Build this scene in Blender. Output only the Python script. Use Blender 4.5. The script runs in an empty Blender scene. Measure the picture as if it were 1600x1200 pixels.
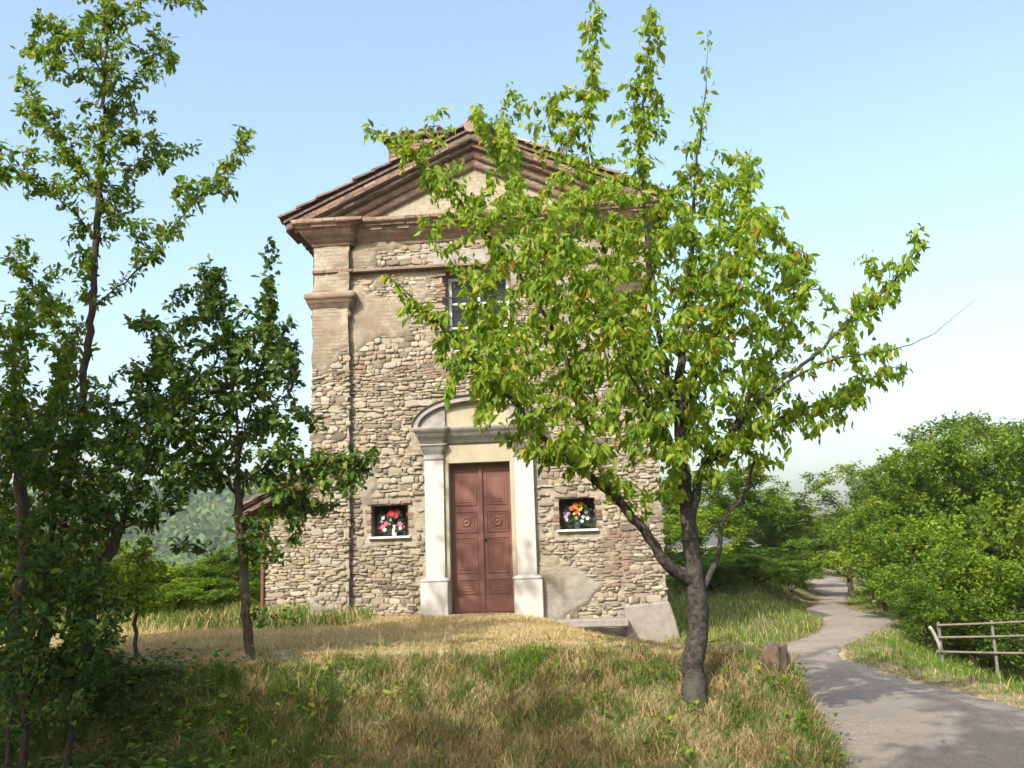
import bpy, math, random
import numpy as np
from mathutils import Vector, Matrix

R = math.radians
rng = np.random.default_rng(11)
random.seed(11)
scene = bpy.context.scene
col = scene.collection

# ------------------------------------------------------------------ camera
PITCH, ROLL, FPX = R(10.6), R(1.9), 1400.0
CAM = np.array([0.0, 0.0, 1.9])
cf = np.array([0, math.cos(PITCH), math.sin(PITCH)])
r0 = np.array([1.0, 0, 0]); u0 = np.cross(r0, cf)
cr = r0 * math.cos(ROLL) - u0 * math.sin(ROLL)
cu = u0 * math.cos(ROLL) + r0 * math.sin(ROLL)
cam_d = bpy.data.cameras.new('camera')
cam_d.lens = FPX / 1600 * 36.0
cam_d.sensor_width = 36.0
cam_d.clip_end = 6000
cam = bpy.data.objects.new('camera', cam_d)
col.objects.link(cam)
cam.matrix_world = Matrix(((cr[0], cu[0], -cf[0], CAM[0]), (cr[1], cu[1], -cf[1], CAM[1]),
                           (cr[2], cu[2], -cf[2], CAM[2]), (0, 0, 0, 1)))
scene.camera = cam

# ------------------------------------------------------------------ sky, sun, exposure
SUN_AZ, SUN_EL = R(210.5), R(40.0)      # compass direction the sun stands in (0 = +Y, clockwise), behind and left of the camera
world = bpy.data.worlds.new('World'); scene.world = world; world.use_nodes = True
wn = world.node_tree; wn.nodes.clear()
sky = wn.nodes.new('ShaderNodeTexSky'); sky.sky_type = 'NISHITA'; sky.sun_disc = False
sky.sun_elevation = SUN_EL; sky.sun_rotation = SUN_AZ
sky.air_density = 1.3; sky.dust_density = 5.2; sky.ozone_density = 2.0; sky.altitude = 0
bgn = wn.nodes.new('ShaderNodeBackground'); bgn.inputs['Strength'].default_value = 0.15
wo = wn.nodes.new('ShaderNodeOutputWorld')
wn.links.new(sky.outputs[0], bgn.inputs['Color']); wn.links.new(bgn.outputs[0], wo.inputs['Surface'])
sd = bpy.data.lights.new('sun', 'SUN'); sd.energy = 2.75; sd.angle = R(0.6); sd.color = (1.0, 0.95, 0.86)
sun = bpy.data.objects.new('sun', sd); col.objects.link(sun)
sdir = Vector((math.sin(SUN_AZ) * math.cos(SUN_EL), math.cos(SUN_AZ) * math.cos(SUN_EL), math.sin(SUN_EL)))
sun.rotation_euler = sdir.to_track_quat('Z', 'Y').to_euler()
sun.location = sdir * 60
scene.view_settings.view_transform = 'Standard'; scene.view_settings.look = 'None'
scene.view_settings.exposure = 1.36; scene.view_settings.gamma = 1.0
scene.view_settings.use_curve_mapping = False
scene.cycles.use_denoising = True
scene.cycles.max_bounces = 6; scene.cycles.diffuse_bounces = 3; scene.cycles.transmission_bounces = 4
scene.cycles.transparent_max_bounces = 4; scene.cycles.volume_bounces = 0
scene.cycles.caustics_reflective = False; scene.cycles.caustics_refractive = False

# ------------------------------------------------------------------ pixel helpers (photograph 1600 x 1200)
def ray(x, y): return cf + cr * ((x - 800) / FPX) - cu * ((y - 600) / FPX)
def at(x, y, Y):
    d = ray(x, y); return CAM + d * (Y / d[1])

# ------------------------------------------------------------------ noise
def vnoise(x, y, seed=0):
    x = np.asarray(x, float); y = np.asarray(y, float)
    xi = np.floor(x).astype(np.int64); yi = np.floor(y).astype(np.int64)
    fx = x - xi; fy = y - yi
    fx = fx * fx * (3 - 2 * fx); fy = fy * fy * (3 - 2 * fy)
    def h(a, b):
        n = (a * 374761393 + b * 668265263 + seed * 144664) & 0x7fffffff
        n = ((n ^ (n >> 13)) * 1274126177) & 0x7fffffff
        return ((n ^ (n >> 16)) & 0xffff) / 65535.0
    return (h(xi, yi) * (1 - fx) + h(xi + 1, yi) * fx) * (1 - fy) + (h(xi, yi + 1) * (1 - fx) + h(xi + 1, yi + 1) * fx) * fy
def fbm(x, y, seed=0, oct=4):
    s = 0; a = .5; t = 0
    for i in range(oct):
        s = s + a * vnoise(np.asarray(x) * 2 ** i, np.asarray(y) * 2 ** i, seed + i * 17); t += a; a *= .5
    return s / t
def sm(t):
    t = np.clip(t, 0, 1); return t * t * (3 - 2 * t)

# ------------------------------------------------------------------ mesh helpers
def link(o, parent=None):
    col.objects.link(o)
    if parent is not None: o.parent = parent
    return o
def tag(o, label=None, cat=None, group=None, kind=None):
    if label: o['label'] = label
    if cat: o['category'] = cat
    if group: o['group'] = group
    if kind: o['kind'] = kind
    return o
def empty(name, loc=(0, 0, 0), rz=0.0):
    o = bpy.data.objects.new(name, None); o.location = loc; o.rotation_euler = (0, 0, rz); o.empty_display_size = .2
    return link(o)
def big(name, V, T, mat, parent=None, tint=None, smooth=False, extra=None, lnk=True):
    V = np.ascontiguousarray(V, dtype=np.float32); T = np.ascontiguousarray(T, dtype=np.int32)
    me = bpy.data.meshes.new(name)
    n, k = T.shape
    me.vertices.add(len(V)); me.vertices.foreach_set('co', V.ravel())
    me.loops.add(n * k); me.loops.foreach_set('vertex_index', T.ravel())
    me.polygons.add(n); me.polygons.foreach_set('loop_start', np.arange(0, n * k, k, dtype=np.int32))
    if smooth: me.polygons.foreach_set('use_smooth', np.ones(n, dtype=bool))
    me.update(calc_edges=True)
    ex = dict(extra or {})
    if tint is not None: ex['tint'] = tint
    for nm, a in ex.items():
        at_ = me.attributes.new(nm, 'FLOAT', 'POINT'); at_.data.foreach_set('value', np.ascontiguousarray(a, dtype=np.float32))
    if mat: me.materials.append(mat)
    if not lnk: return me
    return link(bpy.data.objects.new(name, me), parent)
def obj_from(name, me, parent=None, loc=(0, 0, 0), rot=(0, 0, 0), scale=(1, 1, 1)):
    o = bpy.data.objects.new(name, me); o.location = loc; o.rotation_euler = rot; o.scale = scale
    return link(o, parent)
class MB:
    """collects simple shapes as one mesh"""
    def __init__(s): s.v = []; s.f = []; s.n = 0
    def add(s, V, F):
        V = [tuple(map(float, p)) for p in V]
        s.v += V; s.f += [tuple(i + s.n for i in f) for f in F]; s.n += len(V); return s
    def box(s, x0, x1, y0, y1, z0, z1, j=0.0):
        P = [(x, y, z) for z in (z0, z1) for y in (y0, y1) for x in (x0, x1)]
        if j: P = [tuple(c + random.uniform(-j, j) for c in p) for p in P]
        return s.add(P, [(0, 2, 3, 1), (4, 5, 7, 6), (0, 1, 5, 4), (2, 6, 7, 3), (0, 4, 6, 2), (1, 3, 7, 5)])
    def prism(s, poly, y0, y1):
        """poly: (x,z) outline, extruded along y"""
        n = len(poly)
        P = [(x, y0, z) for x, z in poly] + [(x, y1, z) for x, z in poly]
        F = [tuple(range(n)), tuple(range(2 * n - 1, n - 1, -1))] + [(i, i + n, (i + 1) % n + n, (i + 1) % n) for i in range(n)]
        return s.add(P, F)
    def tube(s, pts, rad, n=8, cap=True):
        pts = [np.array(p, float) for p in pts]
        if not hasattr(rad, '__len__'): rad = [rad] * len(pts)
        V = []; F = []
        for i, p in enumerate(pts):
            d = pts[min(i + 1, len(pts) - 1)] - pts[max(i - 1, 0)]; d = d / (np.linalg.norm(d) + 1e-9)
            a = np.cross(d, (0, 0, 1.0) if abs(d[2]) < .9 else (1.0, 0, 0)); a /= np.linalg.norm(a); b = np.cross(d, a)
            for k in range(n):
                t = 2 * math.pi * k / n; V.append(p + rad[i] * (a * math.cos(t) + b * math.sin(t)))
        for i in range(len(pts) - 1):
            for k in range(n):
                F.append((i * n + k, i * n + (k + 1) % n, (i + 1) * n + (k + 1) % n, (i + 1) * n + k))
        if cap: F += [tuple(range(n))[::-1], tuple(range((len(pts) - 1) * n, len(pts) * n))]
        return s.add(V, F)
    def lathe(s, prof, n=12, c=(0, 0, 0)):
        V = []; F = []
        for r_, z in prof:
            for k in range(n):
                t = 2 * math.pi * k / n; V.append((c[0] + r_ * math.cos(t), c[1] + r_ * math.sin(t), c[2] + z))
        for i in range(len(prof) - 1):
            for k in range(n): F.append((i * n + k, i * n + (k + 1) % n, (i + 1) * n + (k + 1) % n, (i + 1) * n + k))
        F.append(tuple(range(n))[::-1]); F.append(tuple(range((len(prof) - 1) * n, len(prof) * n)))
        return s.add(V, F)
    def mesh(s, name, mat, smooth=False, bevel=0):
        me = bpy.data.meshes.new(name); me.from_pydata(s.v, [], s.f)
        if bevel:
            import bmesh
            bm = bmesh.new(); bm.from_mesh(me)
            bmesh.ops.recalc_face_normals(bm, faces=bm.faces)
            bmesh.ops.bevel(bm, geom=[e for e in bm.edges if e.calc_face_angle(0) > .5], offset=bevel, segments=1, affect='EDGES', clamp_overlap=True)
            bm.to_mesh(me); bm.free()
        if mat: me.materials.append(mat)
        if smooth:
            for p in me.polygons: p.use_smooth = True
        me.update(); return me
    def build(s, name, mat, parent=None, smooth=False, bevel=0):
        return link(bpy.data.objects.new(name, s.mesh(name, mat, smooth, bevel)), parent)

# ------------------------------------------------------------------ materials
class NT:
    def __init__(s, name):
        s.m = bpy.data.materials.new(name); s.m.use_nodes = True
        s.t = s.m.node_tree; s.t.nodes.clear()
        s.out = s.t.nodes.new('ShaderNodeOutputMaterial')
    def new(s, typ, **kw):
        n = s.t.nodes.new(typ)
        for k, v in kw.items(): setattr(n, k, v)
        return n
    def set(s, sock, val):
        if isinstance(val, bpy.types.NodeSocket): s.t.links.new(val, sock)
        elif val is not None: sock.default_value = val
    def pos(s, space='obj'):
        if space == 'world': return s.new('ShaderNodeNewGeometry').outputs['Position']
        return s.new('ShaderNodeTexCoord').outputs['Object']
    def map(s, vec, scale=(1, 1, 1)):
        n = s.new('ShaderNodeMapping'); s.set(n.inputs['Vector'], vec); n.inputs['Scale'].default_value = scale; return n.outputs[0]
    def noise(s, vec, scale, detail=4, rough=.55):
        n = s.new('ShaderNodeTexNoise'); s.set(n.inputs['Vector'], vec); n.inputs['Scale'].default_value = scale
        n.inputs['Detail'].default_value = detail; n.inputs['Roughness'].default_value = rough; return n.outputs['Fac']
    def attr(s, name): return s.new('ShaderNodeAttribute', attribute_name=name).outputs['Fac']
    def rand(s): return s.new('ShaderNodeObjectInfo').outputs['Random']
    def ramp(s, fac, stops, interp='LINEAR'):
        n = s.new('ShaderNodeValToRGB'); n.color_ramp.interpolation = interp
        el = n.color_ramp.elements
        while len(el) < len(stops): el.new(0.5)
        for e, (p, c) in zip(el, stops):
            e.position = p; e.color = (*c, 1) if not hasattr(c, '__len__') or len(c) == 3 else c
        s.set(n.inputs['Fac'], fac); return n.outputs['Color']
    def gray(s, fac, a, b): return s.ramp(fac, [(a, (0, 0, 0)), (b, (1, 1, 1))])
    def mix(s, fac, a, b, mode='MIX'):
        n = s.new('ShaderNodeMix', data_type='RGBA', blend_type=mode)
        s.set(n.inputs[0], fac)
        for i, v in ((6, a), (7, b)):
            if isinstance(v, tuple) and len(v) == 3: v = (*v, 1)
            s.set(n.inputs[i], v)
        return n.outputs[2]
    def math(s, op, a, b=None):
        n = s.new('ShaderNodeMath', operation=op); s.set(n.inputs[0], a); s.set(n.inputs[1], b); return n.outputs[0]
    def courses(s, w=.25, h=.068, rot=(1.570796, 0, 0)):
        m = s.new('ShaderNodeMapping'); s.set(m.inputs['Vector'], s.pos('obj')); m.inputs['Rotation'].default_value = rot
        nz = s.new('ShaderNodeTexNoise'); s.set(nz.inputs['Vector'], s.pos('obj')); nz.inputs['Scale'].default_value = 6
        ad = s.new('ShaderNodeMix', data_type='VECTOR'); ad.inputs[0].default_value = .03; s.set(ad.inputs[4], m.outputs[0]); s.set(ad.inputs[5], nz.outputs['Color'])
        b = s.new('ShaderNodeTexBrick'); s.set(b.inputs['Vector'], ad.outputs[1]); b.inputs['Scale'].default_value = 1.0
        b.inputs['Brick Width'].default_value = w; b.inputs['Row Height'].default_value = h; b.inputs['Mortar Size'].default_value = .008; b.inputs['Mortar Smooth'].default_value = .6
        b.inputs['Color1'].default_value = (0, 0, 0, 1); b.inputs['Color2'].default_value = (1, 1, 1, 1); b.inputs['Mortar'].default_value = (.5, .5, .5, 1)
        return b.outputs['Fac'], b.outputs['Color']
    def bump(s, h, strength=.5, dist=.02):
        n = s.new('ShaderNodeBump'); n.inputs['Strength'].default_value = strength; n.inputs['Distance'].default_value = dist
        s.set(n.inputs['Height'], h); return n.outputs[0]
    def principled(s, color, rough=.8, normal=None, spec=.3, metal=0.0, trans=None):
        n = s.new('ShaderNodeBsdfPrincipled')
        if isinstance(color, tuple) and len(color) == 3: color = (*color, 1)
        s.set(n.inputs['Base Color'], color); s.set(n.inputs['Roughness'], rough); n.inputs['Specular IOR Level'].default_value = spec
        n.inputs['Metallic'].default_value = metal
        if normal is not None: s.set(n.inputs['Normal'], normal)
        if trans is None: s.t.links.new(n.outputs[0], s.out.inputs['Surface'])
        else:
            tl = s.new('ShaderNodeBsdfTranslucent'); s.set(tl.inputs['Color'], trans[0])
            mx = s.new('ShaderNodeMixShader'); mx.inputs[0].default_value = trans[1]
            s.t.links.new(n.outputs[0], mx.inputs[1]); s.t.links.new(tl.outputs[0], mx.inputs[2])
            s.t.links.new(mx.outputs[0], s.out.inputs['Surface'])
        return s.m

def leaf_mat(name, stops, trans=.42, rough=.5, src='attr', tr_gain=(1.45, 1.3, .45), vary=False):
    n = NT(name)
    f = n.attr('tint') if src == 'attr' else n.rand()
    c = n.ramp(f, stops)
    if vary: c = n.mix(1.0, c, n.ramp(n.rand(), [(0, (.72, .78, .8)), (.5, (1, 1, 1)), (1, (1.3, 1.16, 1.0))]), 'MULTIPLY')
    tc = n.mix(1.0, c, tr_gain, 'MULTIPLY')
    return n.principled(c, rough, None, .18, trans=(tc, trans))
def bark_mat(name, a, b, scale=30, bumpd=.012):
    n = NT(name); p = n.map(n.pos('world'), (1, 1, .35) if 'cherry' not in name else (.9, .9, 1.3))
    f = n.noise(p, scale, 5, .7); g = n.noise(n.pos('world'), 4, 3)
    c = n.mix(n.gray(f, .40, .62), a, b)
    c = n.mix(n.gray(g, .5, .72), c, (.068, .070, .054))
    return n.principled(c, .9, n.bump(f, 1.0, bumpd * 1.6), .1)
def stone_mat(name, src):
    n = NT(name); f = n.attr('tint') if src == 'attr' else n.rand(); w = n.pos('world')
    c = n.ramp(f, [(0, (.070, .059, .044)), (.10, (.132, .114, .083)), (.28, (.202, .170, .122)), (.5, (.249, .208, .143)), (.68, (.296, .258, .190)),
                   (.80, (.216, .201, .167)), (.90, (.344, .314, .251)), (.94, (.158, .111, .082)), (1, (.194, .142, .105))])
    d = n.noise(w, 28, 4, .6)
    c = n.mix(n.gray(d, .42, .75), c, n.mix(.55, c, (.180, .151, .109)))
    c = n.mix(n.gray(n.noise(w, 5, 3), .5, .8), c, n.mix(.5, c, (.274, .253, .204)))
    return n.principled(c, .92, n.bump(n.noise(w, 45, 5, .6), .5, .012), .15)
def brick_mat(name, src):
    n = NT(name); f = n.attr('tint') if src == 'attr' else n.rand(); w = n.pos('world')
    c = n.ramp(f, [(0, (.079, .049, .040)), (.3, (.142, .078, .060)), (.6, (.187, .106, .079)), (.8, (.208, .152, .113)), (1, (.243, .203, .155))])
    d = n.noise(w, 22, 4, .6)
    c = n.mix(n.gray(d, .45, .75), c, (.211, .171, .133))
    c = n.mix(n.gray(n.noise(w, 7, 3), .55, .75), c, (.079, .069, .057))
    return n.principled(c, .92, n.bump(n.noise(w, 50, 4), .5, .01), .15)
def plaster_mat(name, base, stain, scale=2.5, amount=(.45, .75), rough=.88, bump=.35, course=None):
    n = NT(name); w = n.pos('world')
    a = n.noise(w, scale, 6, .62); b = n.noise(n.map(w, (1, 1, .25)), 7, 4, .6); d = n.noise(w, 60, 4, .6)
    c = n.mix(n.gray(a, *amount), base, stain)
    c = n.mix(n.math('MULTIPLY', n.gray(b, .5, .8), .5), c, n.mix(.6, c, (.20, .18, .14)))
    hgt = n.mix(.5, a, d)
    if course:
        bf, bc = n.courses(*course)
        c = n.mix(n.math('MULTIPLY', n.gray(bc, .5, .95), .5), c, (.24, .125, .08))
        c = n.mix(n.math('MULTIPLY', bf, .55), c, (.12, .095, .07)); hgt = n.math('SUBTRACT', hgt, n.math('MULTIPLY', bf, .6))
    return n.principled(c, rough, n.bump(hgt, bump, .012), .2)

MAT = {}
def wall_material():
    n = NT('lime_mortar_and_plaster'); w = n.pos('world'); pl = n.attr('plaster'); gz = n.attr('grey')
    a = n.noise(w, 2.2, 6, .62); b = n.noise(w, 14, 5, .65); st = n.noise(n.map(w, (1, 1, .2)), 5, 4)
    mortar = n.mix(n.gray(b, .38, .68), (.294, .263, .197), (.199, .177, .131))
    plast = n.mix(n.gray(a, .38, .62), (.268, .239, .180), (.181, .150, .110))
    plast = n.mix(n.math('MULTIPLY', n.gray(n.noise(w, 3.3, 5, .7), .52, .66), .6), plast, (.169, .125, .091))
    plast = n.mix(n.math('MULTIPLY', n.gray(b, .52, .72), .55), plast, (.170, .147, .110))
    bf, bc = n.courses(); bmask = n.math('MULTIPLY', n.gray(n.noise(w, 1.7, 5, .65), .42, .56), n.math('SUBTRACT', 1.0, gz))
    plast = n.mix(n.math('MULTIPLY', bmask, n.math('MULTIPLY', n.gray(bc, .55, .95), .55)), plast, (.160, .114, .085))
    plast = n.mix(n.math('MULTIPLY', bmask, n.math('MULTIPLY', bf, .5)), plast, (.116, .102, .079))
    grey = n.mix(n.gray(b, .35, .7), (.234, .222, .190), (.170, .160, .134))
    c = n.mix(n.gray(pl, .25, .6), mortar, plast)
    c = n.mix(gz, c, grey)
    c = n.mix(n.math('MULTIPLY', n.gray(st, .55, .8), .35), c, (.151, .134, .103))
    return n.principled(c, .93, n.bump(n.math('SUBTRACT', n.mix(.5, b, n.noise(w, 60, 4)), n.math('MULTIPLY', n.math('MULTIPLY', bmask, bf), .5)), .7, .02), .12)
MAT['wall'] = wall_material()
MAT['stone'] = stone_mat('rubble_stone', 'attr'); MAT['stone_obj'] = stone_mat('rubble_stone_single', 'rand')
MAT['brick'] = brick_mat('old_brick', 'attr'); MAT['brick_obj'] = brick_mat('old_brick_single', 'rand')
MAT['cornice'] = plaster_mat('cornice_plaster', (.220, .179, .139), (.149, .104, .082), 4, (.42, .62), .92, .7, (.26, .075))
MAT['rake'] = plaster_mat('raking_cornice_brickwork', (.127, .089, .073), (.099, .081, .065), 5, (.4, .6), .92, .9, (.25, .07))
MAT['white'] = plaster_mat('painted_white_plaster', (.40, .385, .36), (.33, .31, .28), 2, (.5, .8), .8, .12)
MAT['grey'] = plaster_mat('grey_weathered_stucco', (.25, .238, .22), (.17, .158, .138), 5, (.4, .7), .85, .35)
MAT['yellow'] = plaster_mat('yellow_plaster', (.305, .275, .195), (.24, .215, .15), 3, (.45, .75), .85, .12)
MAT['concrete'] = plaster_mat('concrete', (.235, .215, .19), (.16, .145, .125), 6, (.4, .7), .9, .4)
MAT['tile'] = brick_mat('roof_tile_clay', 'attr'); MAT['tile_obj'] = brick_mat('roof_tile_clay_single', 'rand')
def door_material():
    n = NT('red_brown_door_paint'); w = n.pos('world')
    g = n.noise(n.map(w, (14, 14, .8)), 3, 5, .6); s = n.noise(w, 4, 4)
    c = n.mix(n.gray(g, .35, .7), (.138, .058, .045), (.105, .044, .035))
    c = n.mix(n.math('MULTIPLY', n.gray(s, .5, .8), .4), c, (.14, .062, .05))
    return n.principled(c, .55, n.bump(g, .15, .004), .35)
MAT['door'] = door_material()
def glass_material():
    n = NT('dusty_window_glass'); w = n.pos('world')
    c = n.mix(n.gray(n.noise(w, 6, 4), .4, .7), (.012, .015, .019), (.026, .030, .036))
    return n.principled(c, .3, None, .1)
MAT['glass'] = glass_material()
def simple(name, c, rough=.6, metal=0.0, v=.25, scale=18, spec=.3):
    n = NT(name); w = n.pos('world'); f = n.noise(w, scale, 4)
    return n.principled(n.mix(n.gray(f, .4, .7), c, tuple(x * (1 - v) for x in c)), rough, n.bump(f, .2, .004), spec, metal)
MAT['niche'] = simple('dark_niche_plaster', (.055, .047, .04), .9, 0, .4)  # niche back, much darker than the other plaster
MAT['frame'] = simple('grey_window_paint', (.50, .51, .50), .6)
MAT['iron'] = simple('rusty_iron', (.06, .045, .04), .7, .3)
MAT['sill'] = simple('white_marble', (.66, .65, .62), .4, 0, .12)
MAT['copper'] = simple('brown_downpipe', (.16, .075, .055), .5, .2)
MAT['rail'] = simple('brown_rail', (.15, .128, .10), .8, 0, .4, 9)
MAT['post'] = simple('galvanised_post', (.15, .148, .14), .6, .1)
MAT['pipe'] = simple('pale_pipe', (.30, .28, .24), .55)
MAT['vase'] = simple('silver_vase', (.55, .58, .60), .35, .3)
MAT['dark_vase'] = simple('dark_green_vase', (.03, .06, .055), .4)
MAT['greenery'] = simple('bouquet_leaf', (.018, .048, .022), .6)
for nm, c in dict(red=(.33, .02, .028), pink=(.40, .09, .16), whitef=(.46, .44, .42), orange=(.44, .12, .025), yellowf=(.48, .30, .04), purple=(.13, .05, .15), mauve=(.27, .19, .28)).items():
    MAT['f_' + nm] = simple('petal_' + nm, c, .6, 0, .3, 60)
MAT['bark_cherry'] = bark_mat('cherry_bark', (.030, .024, .020), (.078, .067, .058), 22)
MAT['bark_dark'] = bark_mat('dark_bark', (.036, .027, .020), (.075, .058, .045), 30)
MAT['bark_brown'] = bark_mat('brown_bark', (.062, .039, .026), (.105, .072, .050), 30)
CH = [(0, (.085, .175, .02)), (.35, (.16, .265, .024)), (.7, (.24, .345, .034)), (.955, (.31, .385, .055)), (.985, (.44, .28, .04)), (1, (.36, .15, .03))]
MAT['leaf_cherry'] = leaf_mat('cherry_leaf', CH, .56); MAT['leaf_cherry_obj'] = leaf_mat('cherry_leaf_single', CH, .56, src='rand')
MAT['leaf_ash'] = leaf_mat('ash_leaf', [(0, (.055, .115, .014)), (.5, (.10, .18, .02)), (.9, (.15, .23, .028)), (1, (.24, .23, .04))], .5)
MAT['leaf_oak'] = leaf_mat('oak_leaf', [(0, (.034, .078, .014)), (.5, (.066, .128, .018)), (.9, (.11, .18, .024)), (1, (.20, .20, .05))], .30)
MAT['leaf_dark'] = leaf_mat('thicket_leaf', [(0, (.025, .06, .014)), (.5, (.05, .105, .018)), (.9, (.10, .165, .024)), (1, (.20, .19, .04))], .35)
MAT['leaf_bush'] = leaf_mat('bright_bush_leaf', [(0, (.045, .10, .010)), (.45, (.105, .19, .015)), (1, (.22, .305, .026))], .45, vary=True)
MAT['leaf_far'] = leaf_mat('wood_leaf', [(0, (.036, .08, .010)), (.45, (.085, .155, .015)), (1, (.18, .25, .024))], .45, vary=True)
MAT['grass'] = leaf_mat('grass_blade', [(0, (.50, .40, .215)), (.25, (.38, .29, .14)), (.42, (.22, .165, .07)), (.50, (.15, .125, .04)), (.55, (.12, .16, .03)), (.8, (.075, .14, .022)), (.9, (.11, .19, .026)), (1, (.20, .32, .03))], .35, .6, tr_gain=(1.2, 1.2, .7))
def ground_material():
    n = NT('earth_and_thatch'); w = n.pos('world'); dry = n.attr('dry')
    a = n.noise(w, 3, 6, .65); b = n.noise(w, 30, 5, .7)
    soil = n.mix(n.gray(b, .35, .65), (.105, .078, .05), (.19, .145, .09))
    straw = n.mix(n.gray(b, .3, .7), (.31, .235, .13), (.46, .365, .215))
    green = n.mix(n.gray(b, .3, .7), (.06, .085, .022), (.115, .135, .035))
    c = n.mix(n.gray(a, .4, .62), green, soil)
    c = n.mix(n.math('MULTIPLY', dry, n.gray(a, .25, .5)), c, straw)
    return n.principled(c, .95, n.bump(b, .8, .03), .1)
MAT['ground'] = ground_material()
def road_material():
    n = NT('worn_pale_asphalt'); w = n.pos('world')
    a = n.noise(w, .7, 6, .65); b = n.noise(w, 70, 4, .8); g = n.noise(w, 5, 5, .7); cr_ = n.new('ShaderNodeTexVoronoi', feature='DISTANCE_TO_EDGE')
    nz = n.new('ShaderNodeMix', data_type='VECTOR'); nz.inputs[0].default_value = .12; n.set(nz.inputs[4], w); nn = n.new('ShaderNodeTexNoise'); n.set(nn.inputs['Vector'], w); nn.inputs['Scale'].default_value = 4; n.set(nz.inputs[5], nn.outputs['Color'])
    n.set(cr_.inputs['Vector'], nz.outputs[1]); cr_.inputs['Scale'].default_value = 1.1
    c = n.mix(n.gray(a, .38, .64), (.28, .24, .186), (.205, .18, .146))
    c = n.mix(n.gray(b, .40, .62), n.mix(.3, c, (.12, .11, .10)), n.mix(.35, c, (.36, .31, .245)))
    c = n.mix(n.math('MULTIPLY', n.gray(g, .52, .70), .4), c, (.13, .12, .105))
    crk = n.math('MULTIPLY', n.math('LESS_THAN', cr_.outputs['Distance'], .007), n.gray(a, .48, .60))
    c = n.mix(n.math('MULTIPLY', crk, .7), c, (.06, .055, .05))
    sp_ = n.noise(w, 24, 5, .8); c = n.mix(n.gray(sp_, .50, .60), c, n.mix(.4, c, (.11, .10, .09)))
    return n.principled(c, .95, n.bump(n.mix(.5, b, sp_), 1.0, .02), .1)
MAT['road'] = road_material()
def hill_material():
    n = NT('far_wooded_slope'); w = n.pos('world')
    return n.principled(n.mix(n.gray(n.noise(w, .08, 5), .4, .62), (.02, .042, .014), (.042, .075, .02)), .95)
MAT['hill'] = hill_material()
MAT['rock'] = plaster_mat('brown_field_stone', (.125, .09, .064), (.07, .052, .04), 9, (.4, .65), .95, .9)

# ------------------------------------------------------------------ terrain
RL = np.array([(-14, -30), (-3.5, -8), (-.6, 0), (1.2, 4), (2.35, 7), (2.72, 8.1), (3.06, 9.4), (3.3, 10.6), (3.6, 13), (4.2, 15.5), (5.0, 17.6), (6.5, 20.2), (7.3, 22.3), (7.4, 24), (8.0, 26), (9.3, 29), (10.6, 32.5), (12.2, 38), (14.6, 47), (15.0, 54), (11, 66), (2, 80)], float)
RR = np.array([(-6, -34), (1.5, -10), (4.2, 0), (5.6, 4), (5.9, 8), (5.66, 10.6), (5.45, 12.1), (5.3, 13.6), (5.3, 15.2), (5.9, 17.1), (7.6, 19.7), (8.8, 21.7), (9.2, 23.6), (9.3, 25.6), (9.9, 28), (12.0, 33.6), (14.0, 39), (16.4, 47), (17.5, 55), (14, 69), (5, 84)], float)
def resample(P, n):
    # Catmull-Rom resampled evenly
    P = np.asarray(P, float); Q = np.vstack([2 * P[0] - P[1], P, 2 * P[-1] - P[-2]]); out = []
    for i in range(1, len(Q) - 2):
        t = np.linspace(0, 1, 24, endpoint=False)[:, None]
        p0, p1, p2, p3 = Q[i - 1], Q[i], Q[i + 1], Q[i + 2]
        out.append(.5 * ((2 * p1) + (-p0 + p2) * t + (2 * p0 - 5 * p1 + 4 * p2 - p3) * t ** 2 + (-p0 + 3 * p1 - 3 * p2 + p3) * t ** 3))
    out = np.vstack(out + [P[-1:]])
    s = np.r_[0, np.cumsum(np.linalg.norm(np.diff(out, axis=0), axis=1))]
    q = np.linspace(0, s[-1], n)
    return np.stack([np.interp(q, s, out[:, k]) for k in range(P.shape[1])], 1)
RLs = resample(RL, 400); RRs = resample(RR, 400)
def road_lx(y): return np.interp(y, RL[:, 1], RL[:, 0])
def road_rx(y): return np.interp(y, RR[:, 1], RR[:, 0])
def in_road(x, y, m=0.0): return (x > road_lx(y) - m) & (x < road_rx(y) + m) & (y < 64)
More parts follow.
